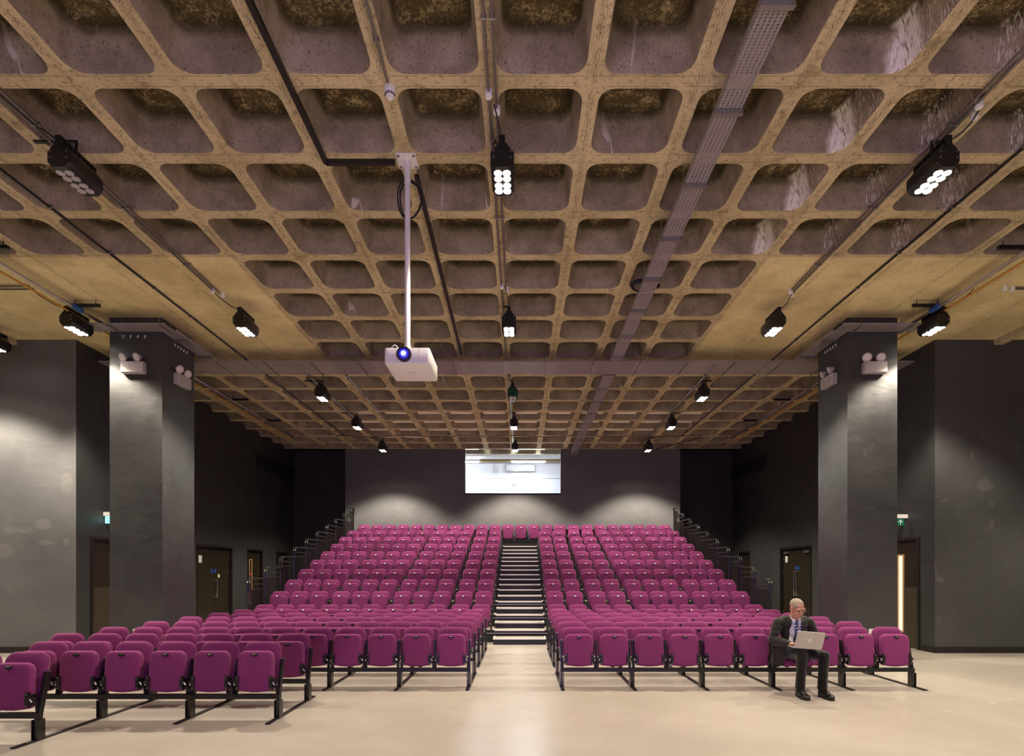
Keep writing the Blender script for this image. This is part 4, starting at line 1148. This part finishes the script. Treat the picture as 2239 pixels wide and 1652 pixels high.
# ---- guard rails at both ends of the tiers
def guard(x, i, side):
    z = TR*i; y0 = nose(i)+.01; y1 = (nose(i+1) if i < 10 else YB-.02)-.015; zt = z+1.17
    L = y1-y0
    g = empty('guard_rail', (x, y0, z), label='black tubular guard rail at the %s end of the %s tier from the floor' % (side, ORD[i-1]), cat='railing', group='guard rails of the tiers')
    R_ = min(.16, L*.45)
    arcp = [(x, y0+R_-R_*sin(a*pi/12), zt-R_+R_*cos(a*pi/12)) for a in range(7)]
    for dx in (-.028, .028):
        MB().tube([(x+dx, y1, zt)]+[(p[0]+dx, p[1], p[2]) for p in arcp]+[(x+dx, y0, zt-.30)], .017, 8).build('top_rail', M['blackgloss'], g)
    MB().tube([(x, y0, zt-.28), (x, y0, z)], .020, 8).build('rail_post', M['blackgloss'], g)
    MB().tube([(x, y1, zt), (x, y1, z)], .020, 8).build('rail_post', M['blackgloss'], g)
    for d in (.13, .25): MB().tube([(x, y0, zt-d), (x, y1, zt-d)], .011, 8).build('mid_rail', M['blackgloss'], g)
    n = 8 if i < 10 else 3
    for q in range(1, n+1):
        yy = y0+L*q/(n+1); MB().cyl((x, yy, zt-.25), (x, yy, z+.04), .011, n=6).build('baluster', M['blackgloss'], g)
    MB().tube([(x, y0, z+.05), (x, y1, z+.05)], .010, 6).build('bottom_rail', M['blackgloss'], g)
for i in range(1, 11):
    guard(BX0+.02, i, 'left'); guard(BX1-.02, i, 'right')
# ================================================================== THE MAN WITH THE LAPTOP
def blob(prims, voxel, smooth_it=6, smooth_f=.5):
    """one continuous surface from overlapping capsules ('c', p0, r0, p1, r1) and ellipsoids ('e', c, (rx,ry,rz)[, rotation])"""
    m = MB()
    for p in prims:
        if p[0] == 'e':
            m.ball(p[1], p[2], 20, 14, p[3] if len(p) > 3 else None)
        else:
            a, ra, b, rb = Vector(p[1]), p[2], Vector(p[3]), p[4]
            n = max(2, int((b-a).length/(min(ra, rb)*.35))+1)
            for i in range(n+1):
                t = i/n; m.ball(a.lerp(b, t), ra+(rb-ra)*t, 12, 8)
    me = m.mesh('blob', None, smooth=None)
    o = bpy.data.objects.new('blob', me); COL.objects.link(o)
    r = o.modifiers.new('r', 'REMESH'); r.mode = 'VOXEL'; r.voxel_size = voxel
    s_ = o.modifiers.new('s', 'SMOOTH'); s_.iterations = smooth_it; s_.factor = smooth_f
    dg = bpy.context.evaluated_depsgraph_get(); me2 = bpy.data.meshes.new_from_object(o.evaluated_get(dg))
    bpy.data.objects.remove(o)
    return me2
def fin(me, name, mat, parent):
    me.materials.clear(); me.materials.append(mat)
    for p in me.polygons: p.use_smooth = True
    off = wloc(parent); me.transform(Matrix.Translation(-off)); me.name = name
    return link(name, me, parent)
def bvh(me):
    return BVHTree.FromPolygons([v.co.copy() for v in me.vertices], [tuple(p.vertices) for p in me.polygons])
def mat_skin():
    t = NT('skin'); o = t.pos(); n = t.noise(o, 25, 3)
    t.base(t.mix(t.rng(n, .35, .65), (.50, .235, .150), (.58, .30, .21))); t.set(.45, 0, .4)
    t.b.inputs['Subsurface Weight'].default_value = .08; t.b.inputs['Subsurface Radius'].default_value = (.02, .008, .004)
    return t.m
def mat_cloth(name, col, sc=9, dark=.55, bump=.6):
    t = NT(name); p = t.pos(); n = t.noise(t.scale(p, (1, 1, 1.8)), sc, 3, .6); f = t.noise(p, 300, 2)
    t.base(t.mix(t.rng(n, .3, .7), tuple(q*dark for q in col), col)); t.set(.75, 0, .25, .2); t.bump(n, bump, .02); return t.m
M['skin'] = mat_skin(); M['jacket'] = mat_cloth('charcoal_brown_wool', (.026, .022, .017), 11)
M['trouser'] = mat_cloth('black_trouser_wool', (.007, .0062, .0055), 8); M['shirt'] = mat_cloth('white_shirt', (.74, .73, .80), 12, .85, .3)
M['hair'] = mat_cloth('short_grey_hair', (.42, .34, .25), 60, .6, .4); M['shoe'] = simple('black_leather', (.012, .010, .009), .28)
M['tie'] = NT('navy_spotted_tie'); _t = M['tie']
_v = _t.n('ShaderNodeTexVoronoi'); _t.l(_t.pos(), _v.inputs['Vector']); _v.inputs['Scale'].default_value = 110
_t.base(_t.mix(_t.rng(_v.outputs['Distance'], .22, .34, 1, 0), (.015, .02, .10), (.55, .60, .75))); _t.set(.5); M['tie'] = _t.m
M['lanyard'] = NT('blue_lanyard'); _t = M['lanyard']
_x, _y, _z = _t.xyz(_t.pos()); _q = _t.math('FRACT', _t.math('MULTIPLY', _z, 26))
_t.base(_t.mix(_t.math('LESS_THAN', _q, .42), (.035, .02, .30), (.75, .75, .80))); M['lanyard'] = _t.m
M['lip'] = simple('lip', (.36, .12, .09), .4); M['eyewhite'] = simple('eye_white', (.75, .72, .68), .25); M['iris'] = simple('iris', (.05, .06, .07), .2)
M['spec'] = simple('dark_spectacle_frame', (.03, .012, .010), .3); M['sil'] = simple('silver_laptop_shell', (.50, .47, .43), .38, .35)
M['logo'] = simple('pale_logo', (.72, .69, .64), .3, .3); M['key'] = simple('black_keys', (.012, .012, .013), .5)
M['screen'] = glow('laptop_screen', (.55, .6, .85), .8)

man = empty('person', (3.69, 7.55, 0), label='man in dark suit and lilac-lit shirt with blue lanyard typing on a laptop', cat='person')
HC = Vector((3.645, 7.37, 1.115))
HR = Matrix.Rotation(radians(14), 3, 'Z') @ Matrix.Rotation(radians(24), 3, 'X') @ Matrix.Rotation(radians(-4), 3, 'Y')
def H(x, y, z): return HC + HR @ Vector((x, y, z))
def he(x, y, z, r): return ('e', H(x, y, z), r, HR)
NK = Vector((3.655, 7.475, .985))
head = [he(0, .018, .045, (.076, .095, .082)), he(0, -.025, -.015, (.066, .068, .095)), he(0, -.03, -.075, (.052, .055, .045)), he(0, -.068, -.098, (.027, .024, .021)),
        ('c', H(0, -.084, .012), .0095, H(0, -.104, -.026), .0150), he(-.011, -.092, -.031, (.010, .010, .008)), he(.011, -.092, -.031, (.010, .010, .008)),
        he(.030, -.074, .030, (.030, .014, .010)), he(-.030, -.074, .030, (.030, .014, .010)), he(.040, -.060, -.028, (.022, .024, .024)), he(-.040, -.060, -.028, (.022, .024, .024)),
        he(0, -.082, -.062, (.025, .011, .012)), he(.031, -.0735, .017, (.017, .011, .007)), he(-.031, -.0735, .017, (.017, .011, .007)), he(.031, -.073, .001, (.016, .010, .005)), he(-.031, -.073, .001, (.016, .010, .005)),
        he(.077, .012, -.004, (.010, .022, .034)), he(-.077, .012, -.004, (.010, .022, .034)), he(.080, .016, .018, (.011, .018, .016)), he(-.080, .016, .018, (.011, .018, .016)),
        ('c', H(0, .02, -.06), .056, NK+Vector((0, 0, -.06)), .062)]
def finger(base, d, up, lens_, r, bend):
    """a three-jointed finger from base along d, curling down"""
    out = []; p = Vector(base); d = Vector(d).normalized(); side = d.cross(Vector(up)).normalized(); rr_ = r
    for i, L in enumerate(lens_):
        q = p+d*L; out.append(('c', p, rr_, q, rr_*.90)); p = q; rr_ *= .90
        d = Matrix.Rotation(-bend[i], 3, side) @ d
    return out
def hand(wrist, fwd, side_thumb):
    """palm, four unequal fingers and a thumb; fwd: direction of the fingers, side_thumb: +1 thumb towards +x of the hand frame"""
    w_ = Vector(wrist); f = Vector(fwd).normalized(); up = Vector((0, 0, 1)); s_ = f.cross(up).normalized()
    out = [('c', w_-f*.05, .026, w_, .025)]
    for q in (-1, -.33, .33, 1): out.append(('c', w_+s_*q*.018, .017, w_+f*.075+s_*q*.030+up*.004, .0125))
    L = {-1: (.030, .022, .018), -.33: (.042, .028, .021), .33: (.045, .030, .022), 1: (.040, .026, .020)}
    for q in (-1, -.33, .33, 1):
        ls = L[q] if side_thumb > 0 else L[-q if abs(q) > .5 else -q]
        b = w_+f*.075+s_*q*.030+up*.004
        out += finger(b, f+s_*q*.14+up*.12, up, ls, .0088, (.55, .55, .3))
    th = w_+f*.018+s_*side_thumb*.026
    out += finger(th, f*.75+s_*side_thumb*.70-up*.10, up, (.036, .030, .022), .0105, (.2, .3, .2))
    return out
WR, WL = Vector((3.495, 7.245, .672)), Vector((3.765, 7.235, .662))
arms_b = [('c', (3.455, 7.49, .90), .046, (3.365, 7.47, .69), .038), ('c', (3.365, 7.47, .69), .036, WR, .026), ('c', (3.865, 7.49, .90), .046, (3.955, 7.45, .69), .038), ('c', (3.955, 7.45, .69), .036, WL, .026)]
legs_b = [('c', (3.61, 7.60, .52), .075, (3.585, 7.12, .535), .052), ('c', (3.585, 7.12, .535), .048, (3.582, 7.17, .09), .034), ('c', (3.80, 7.60, .52), .075, (3.864, 7.12, .53), .052), ('c', (3.862, 7.12, .53), .048, (3.868, 7.17, .09), .034),
          ('c', (3.582, 7.17, .07), .032, (3.575, 7.02, .045), .028), ('c', (3.868, 7.17, .07), .032, (3.872, 7.02, .045), .028)]
torso_b = [('e', (3.70, 7.62, .53), (.15, .11, .09)), ('e', (3.69, 7.58, .66), (.14, .10, .12)), ('e', (3.67, 7.52, .82), (.155, .095, .14)), ('e', (3.662, 7.49, .91), (.165, .075, .07))]
body_me = blob(head+hand(WR, (.62, -.78, -.02), -1)+hand(WL, (-.45, -.89, -.02), 1)+arms_b+legs_b+torso_b, .0055, 5, .5)
body = fin(body_me, 'body', M['skin'], man)
for sx in (-1, 1):
    e_ = MB(); e_.ball(H(sx*.031, -.0735, .009), .0095, 12, 8); ey = e_.build('eye', M['eyewhite'], man)
    i_ = MB(); i_.ball(H(sx*.031, -.0815, .006), .0038, 8, 6); i_.build('iris', M['iris'], ey)
MB().ball(H(0, -.0925, -.066), (.020, .003, .004), 12, 6, HR).build('lips', M['lip'], man)
# hair: a thin cap over the skull with a high receding hairline
hm = blob([he(0, .022, .050, (.0795, .0975, .0835)), he(0, .055, .0, (.071, .062, .075))], .006, 3)
hb = bmesh.new(); hb.from_mesh(hm); hi = HR.inverted()
kill = []
for f in hb.faces:
    c = hi @ (f.calc_center_median()-HC)
    line = .076 - .62*c.y
    if abs(c.x) > .045 and c.y < 0: line = .010-.35*c.y
    if c.z < line + .004*sin(c.x*190): kill.append(f)
bmesh.ops.delete(hb, geom=kill, context='FACES'); hb.to_mesh(hm); hb.free()
fin(hm, 'hair', M['hair'], man)
# spectacles
g = MB()
for sx in (-1, 1):
    ring_ = [H(sx*.033+.023*cos(a*2*pi/20), -.100-.004*abs(sin(a*2*pi/20)), .015+.0135*sin(a*2*pi/20)) for a in range(20)]
    g.tube(ring_, .0018, 6, closed=True)
    g.tube([H(sx*.056, -.098, .021), H(sx*.078, -.07, .022), H(sx*.086, .015, .018)], .0028, 6)
g.tube([H(-.012, -.102, .019), H(0, -.106, .022), H(.012, -.102, .019)], .0024, 6)
for sx in (-1, 1): g.tube([H(sx*(.012+.0055*i), -.1015, .027-.0004*i*i*.3) for i in range(9)], .0026, 6)
gl = g.build('glasses', M['spec'], man)
for sx in (-1, 1):
    l_ = MB(); l_.ball(H(sx*.033, -.0995, .015), (.022, .0012, .013), 14, 6, HR); l_.build('spectacle_lens', M['glass'], gl)
# shirt, jacket, trousers
tor = lambda k: [('e', (3.70, 7.62, .53), (.16+k, .12+k, .09+k)), ('e', (3.69, 7.58, .66), (.15+k, .112+k, .12+k)), ('e', (3.668, 7.525, .82), (.165+k, .105+k, .145+k)), ('e', (3.66, 7.49, .915), (.175+k, .088+k, .072+k))]
shirt_me = blob(tor(.004)+[('c', NK+Vector((0, 0, -.07)), .070, NK+Vector((0, -.018, .018)), .066)], .008, 4)
shirt_b = bvh(shirt_me)
fin(shirt_me, 'shirt', M['shirt'], man)
def jarm(sh, el, wr):
    sh, el, wr = Vector(sh), Vector(el), Vector(wr); w2 = el.lerp(wr, .93)
    out = [('c', sh, .070, sh.lerp(el, .5), .062), ('c', sh.lerp(el, .5), .060, el, .056), ('c', el, .055, el.lerp(wr, .5), .049), ('c', el.lerp(wr, .5), .048, w2, .041)]
    for u in (.25, .55, .85): out.append(('e', sh.lerp(el, u)+Vector((0, -.018, 0)), (.060, .052, .014)))     # sleeve folds
    for u in (.15, .4, .65): out.append(('e', el.lerp(wr, u)+Vector((0, -.01, .008)), (.018, .05, .05)))
    return out
jp = tor(.020)+[('c', (3.475, 7.49, .93), .068, (3.845, 7.49, .93), .068), ('c', (3.53, 7.495, .95), .066, NK+Vector((-.035, .01, -.012)), .055), ('c', (3.79, 7.495, .95), .066, NK+Vector((.035, .01, -.012)), .055)]
jp += jarm((3.450, 7.49, .920), (3.362, 7.47, .69), WR)+jarm((3.868, 7.49, .920), (3.957, 7.45, .69), WL)
jp += [('e', (3.490, 7.55, .58), (.050, .11, .13))]+[('c', (3.392+.026*q, 7.505-.012*q, .60), .028, (3.385+.026*q, 7.49-.014*q, .335+.012*abs(q-1)), .017) for q in range(5)]+[('e', (3.90, 7.56, .57), (.055, .10, .11))]
jk = blob(jp, .0085, 4)
jb = bmesh.new(); jb.from_mesh(jk); kill = []
def vx(z):
    """left and right edge of the jacket's front opening at height z"""
    t_ = max(0, min(1, (z-.62)/.36))
    return 3.600-.028*sin(pi*min(1, t_*1.0))-.0*t_, 3.705+.022*sin(pi*t_)
for f in jb.faces:
    c = f.calc_center_median(); a_, b_ = vx(c.z)
    if c.y < 7.49 and .60 < c.z and a_ < c.x < b_ and f.normal.y < .25: kill.append(f)
    elif c.z > .955 and (Vector((c.x, c.y, 0))-Vector((NK.x, NK.y-.01, 0))).length < .073: kill.append(f)
bmesh.ops.delete(jb, geom=kill, context='FACES'); jb.to_mesh(jk); jb.free()
jk_b = bvh(jk)
fin(jk, 'jacket', M['jacket'], man)
def front(b, x, z, dflt):
    h = b.ray_cast(Vector((x, 6.6, z)), Vector((0, 1, 0)))
    return h[0].y if h[0] is not None and h[0].y < 7.6 else dflt
def draped(b, path, wd, lift, name, mat, th=.0025):
    """a ribbon lying on a surface along (x,z) points"""
    P = []; last = 7.40
    N = 28
    for i in range(N+1):
        t_ = i/N*(len(path)-1); k = min(int(t_), len(path)-2); u = t_-k
        P.append((path[k][0]+(path[k+1][0]-path[k][0])*u, path[k][1]+(path[k+1][1]-path[k][1])*u, (wd[k]+(wd[k+1]-wd[k])*u) if hasattr(wd, '__len__') else wd))
    rings_ = []
    for i, (x, z, w_) in enumerate(P):
        a = P[max(0, i-1)]; c = P[min(N, i+1)]; dx, dz = c[0]-a[0], c[1]-a[1]; L = sqrt(dx*dx+dz*dz) or 1; nx, nz = -dz/L, dx/L
        yl = front(b, x-nx*w_/2, z-nz*w_/2, last)-lift; yr = front(b, x+nx*w_/2, z+nz*w_/2, last)-lift; last = (yl+yr)/2+lift
        l_, r_ = (x-nx*w_/2, yl, z-nz*w_/2), (x+nx*w_/2, yr, z+nz*w_/2)
        rings_.append([l_, r_, (r_[0], r_[1]+th, r_[2]), (l_[0], l_[1]+th, l_[2])])
    return MB().loft(rings_).build(name, mat, man)
draped(shirt_b, [(3.655, .985), (3.655, .955), (3.658, .88), (3.668, .78), (3.672, .66)], [.034, .022, .042, .062, .070], .006, 'tie', M['tie'])
draped(shirt_b, [(3.597, 1.02), (3.612, .95), (3.655, .86), (3.69, .78), (3.70, .70)], .016, .011, 'lanyard', M['lanyard'])
draped(shirt_b, [(3.712, 1.00), (3.715, .93), (3.712, .84), (3.70, .76), (3.69, .70)], .016, .011, 'lanyard', M['lanyard'])
yb = front(shirt_b, 3.60, .71, 7.45)
MB().box(3.575, 3.628, yb-.024, yb-.018, .665, .765).build('badge', M['signwhite'], man, smooth=None)
# collar points
for sx in (-1, 1):
    c = MB(); q = NK+Vector((0, -.075, .010))
    a0 = (3.655+sx*.062, 7.435, 1.012); a1 = (3.655+sx*.012, 7.386, .985); a2 = (3.655+sx*.045, 7.385, .935); a3 = (3.655+sx*.074, 7.41, .965)
    c.add([a0, a1, a2, a3]+[(p[0], p[1]+.012, p[2]) for p in (a0, a1, a2, a3)], [(0,1,2,3),(4,7,6,5),(0,4,5,1),(1,5,6,2),(2,6,7,3),(3,7,4,0)])
    c.build('collar', M['shirt'], man, smooth=None)
for sx, ed in ((-1, 0), (1, 1)):
    x_ = lambda z: vx(z)[ed]
    draped(jk_b, [(x_(.985)+sx*.020, .985), (x_(.93)+sx*.036, .93), (x_(.85)+sx*.030, .85), (x_(.74)+sx*.014, .74), (x_(.66)+sx*.004, .66)], [.030, .066, .058, .030, .010], .007, 'lapel', M['jacket'], .006)
tp = []
for hx, kx, ax in ((3.61, 3.585, 3.582), (3.80, 3.862, 3.868)):
    h_, k_, a_ = Vector((hx, 7.60, .525)), Vector((kx, 7.115, .533)), Vector((ax, 7.165, .12))
    tp += [('c', h_, .098, k_, .070), ('c', k_, .072, k_.lerp(a_, .5), .060), ('c', k_.lerp(a_, .5), .059, a_, .061), ('c', k_+Vector((0, -.052, -.02)), .018, a_+Vector((0, -.052, 0)), .014)]
    tp += [('e', k_.lerp(a_, u)+Vector((0, -.03, 0)), (.052, .036, .010)) for u in (.12, .30, .62, .93)]
    tp += [('e', h_.lerp(k_, .75)+Vector((0, 0, .03)), (.055, .015, .045))]
tp += [('e', (3.70, 7.62, .53), (.175, .135, .105))]
tm = blob(tp, .0085, 4)
fin(tm, 'trousers', M['trouser'], man)
for ax, dx in ((3.580, -.008), (3.870, .006)):
    sm_ = blob([('e', (ax, 7.19, .045), (.042, .056, .055)), ('c', (ax, 7.17, .05), .043, (ax+dx*.5, 7.08, .046), .046), ('e', (ax+dx*.5, 7.09, .062), (.042, .085, .045)), ('e', (ax+dx, 7.005, .035), (.050, .078, .038)), ('e', (ax+dx, 6.985, .034), (.044, .055, .036)), ('c', (ax, 7.19, .08), .038, (ax, 7.175, .115), .038)], .006, 4)
    for v in sm_.vertices: v.co.z = max(v.co.z, .016)
    so = fin(sm_, 'shoe', M['shoe'], man)
    s_ = MB(); pts = []
    for a in range(24):
        t_ = 2*pi*a/24; yy = 7.088-.158*cos(t_) ; ww = (.049 if cos(t_) > -.1 else .041)*abs(sin(t_))**.6*(1 if sin(t_) > 0 else -1)
        pts.append((ax+dx*(.5+.5*cos(t_))+ww, yy))
    s_.loft([[(x, y, .001) for x, y in pts], [(x, y, .020) for x, y in pts]]); s_.build('sole', M['blackmatt'], so, smooth=30)
    l_ = MB()
    for k in range(4): l_.tube([(ax-.022+dx*.4, 7.115-.018*k, .103-.006*k), (ax+dx*.4, 7.105-.018*k, .110-.006*k), (ax+.022+dx*.4, 7.115-.018*k, .103-.006*k)], .0032, 6)
    l_.build('laces', M['blackmatt'], so)

# ---- the laptop on his knees
LP = empty('laptop', (3.625, 7.06, .628), label='silver laptop open on the seated man\'s knees, round logo on its lid', cat='laptop')
LP.rotation_euler = (0, radians(4.0), radians(-2))
def slab(w_, d_, r, z0, z1, xf):
    m = MB(); o = rrect(w_, d_, r, 4)
    m.loft([[xf(x*.985, y*.985, z0) for x, y in o], [xf(x, y, z0+.003) for x, y in o], [xf(x, y, z1-.002) for x, y in o], [xf(x*.99, y*.99, z1) for x, y in o]])
    return m
base_ = slab(.345, .225, .014, 0, .015, lambda x, y, z: (x, y+.115, z)).build('base', M['sil'], LP, local=True)
kb = MB()
for r_ in range(5):
    for c in range(13): kb.cbox((-.138+.023*c, .06+.021*r_, .0165), (.019, .017, .003))
o_ = kb.build('keyboard', M['key'], base_, local=True, smooth=None); tag(o_, kind='stuff')
MB().box(-.05, .05, .165, .215, .0152, .0162).build('touchpad', M['steel'], base_, local=True, smooth=None)
A = radians(18)      # lid leans towards the camera
def lidf(x, y, z):   # slab coordinates: x across, y up the lid, z thickness (outwards, to the camera)
    return (x, -.004 - sin(A)*(y+.112) - cos(A)*z, .014 + cos(A)*(y+.112) - sin(A)*z)
lid = slab(.345, .222, .016, 0, .008, lidf).build('lid', M['sil'], LP, local=True)
sc_ = MB(); sc_.add([lidf(-.16, -.095, -.0008), lidf(.16, -.095, -.0008), lidf(.16, .102, -.0008), lidf(-.16, .102, -.0008)], [(0, 1, 2, 3)])
sc_.build('screen', M['screen'], lid, local=True, smooth=None, fix=False)
lg = MB(); N = 28
lg.loft([[lidf(.026*cos(2*pi*a/N), -.004+.026*sin(2*pi*a/N), .0080) for a in range(N)], [lidf(.026*cos(2*pi*a/N), -.004+.026*sin(2*pi*a/N), .0086) for a in range(N)]])
lo = lg.build('round_logo', M['logo'], lid, local=True, smooth=None)
st = MB()
def stroke(x0, y0, x1, y1, w_=.0032):
    d = Vector((x1-x0, y1-y0)).normalized(); n = Vector((-d.y, d.x))*w_/2
    st.add([lidf(x0+n.x, -.004+y0+n.y, .0089), lidf(x1+n.x, -.004+y1+n.y, .0089), lidf(x1-n.x, -.004+y1-n.y, .0089), lidf(x0-n.x, -.004+y0-n.y, .0089)], [(0, 1, 2, 3)])
stroke(-.012, -.012, -.005, .020); stroke(-.009, .004, -.002, .004); stroke(-.002, .004, -.0055, -.012)
stroke(.0, -.020, .007, .006); stroke(.004, .006, .012, .006); stroke(.012, .006, .009, -.010); stroke(.009, -.010, .003, -.010)
st.build('logo_strokes', M['sil'], lo, local=True, smooth=None, fix=False)
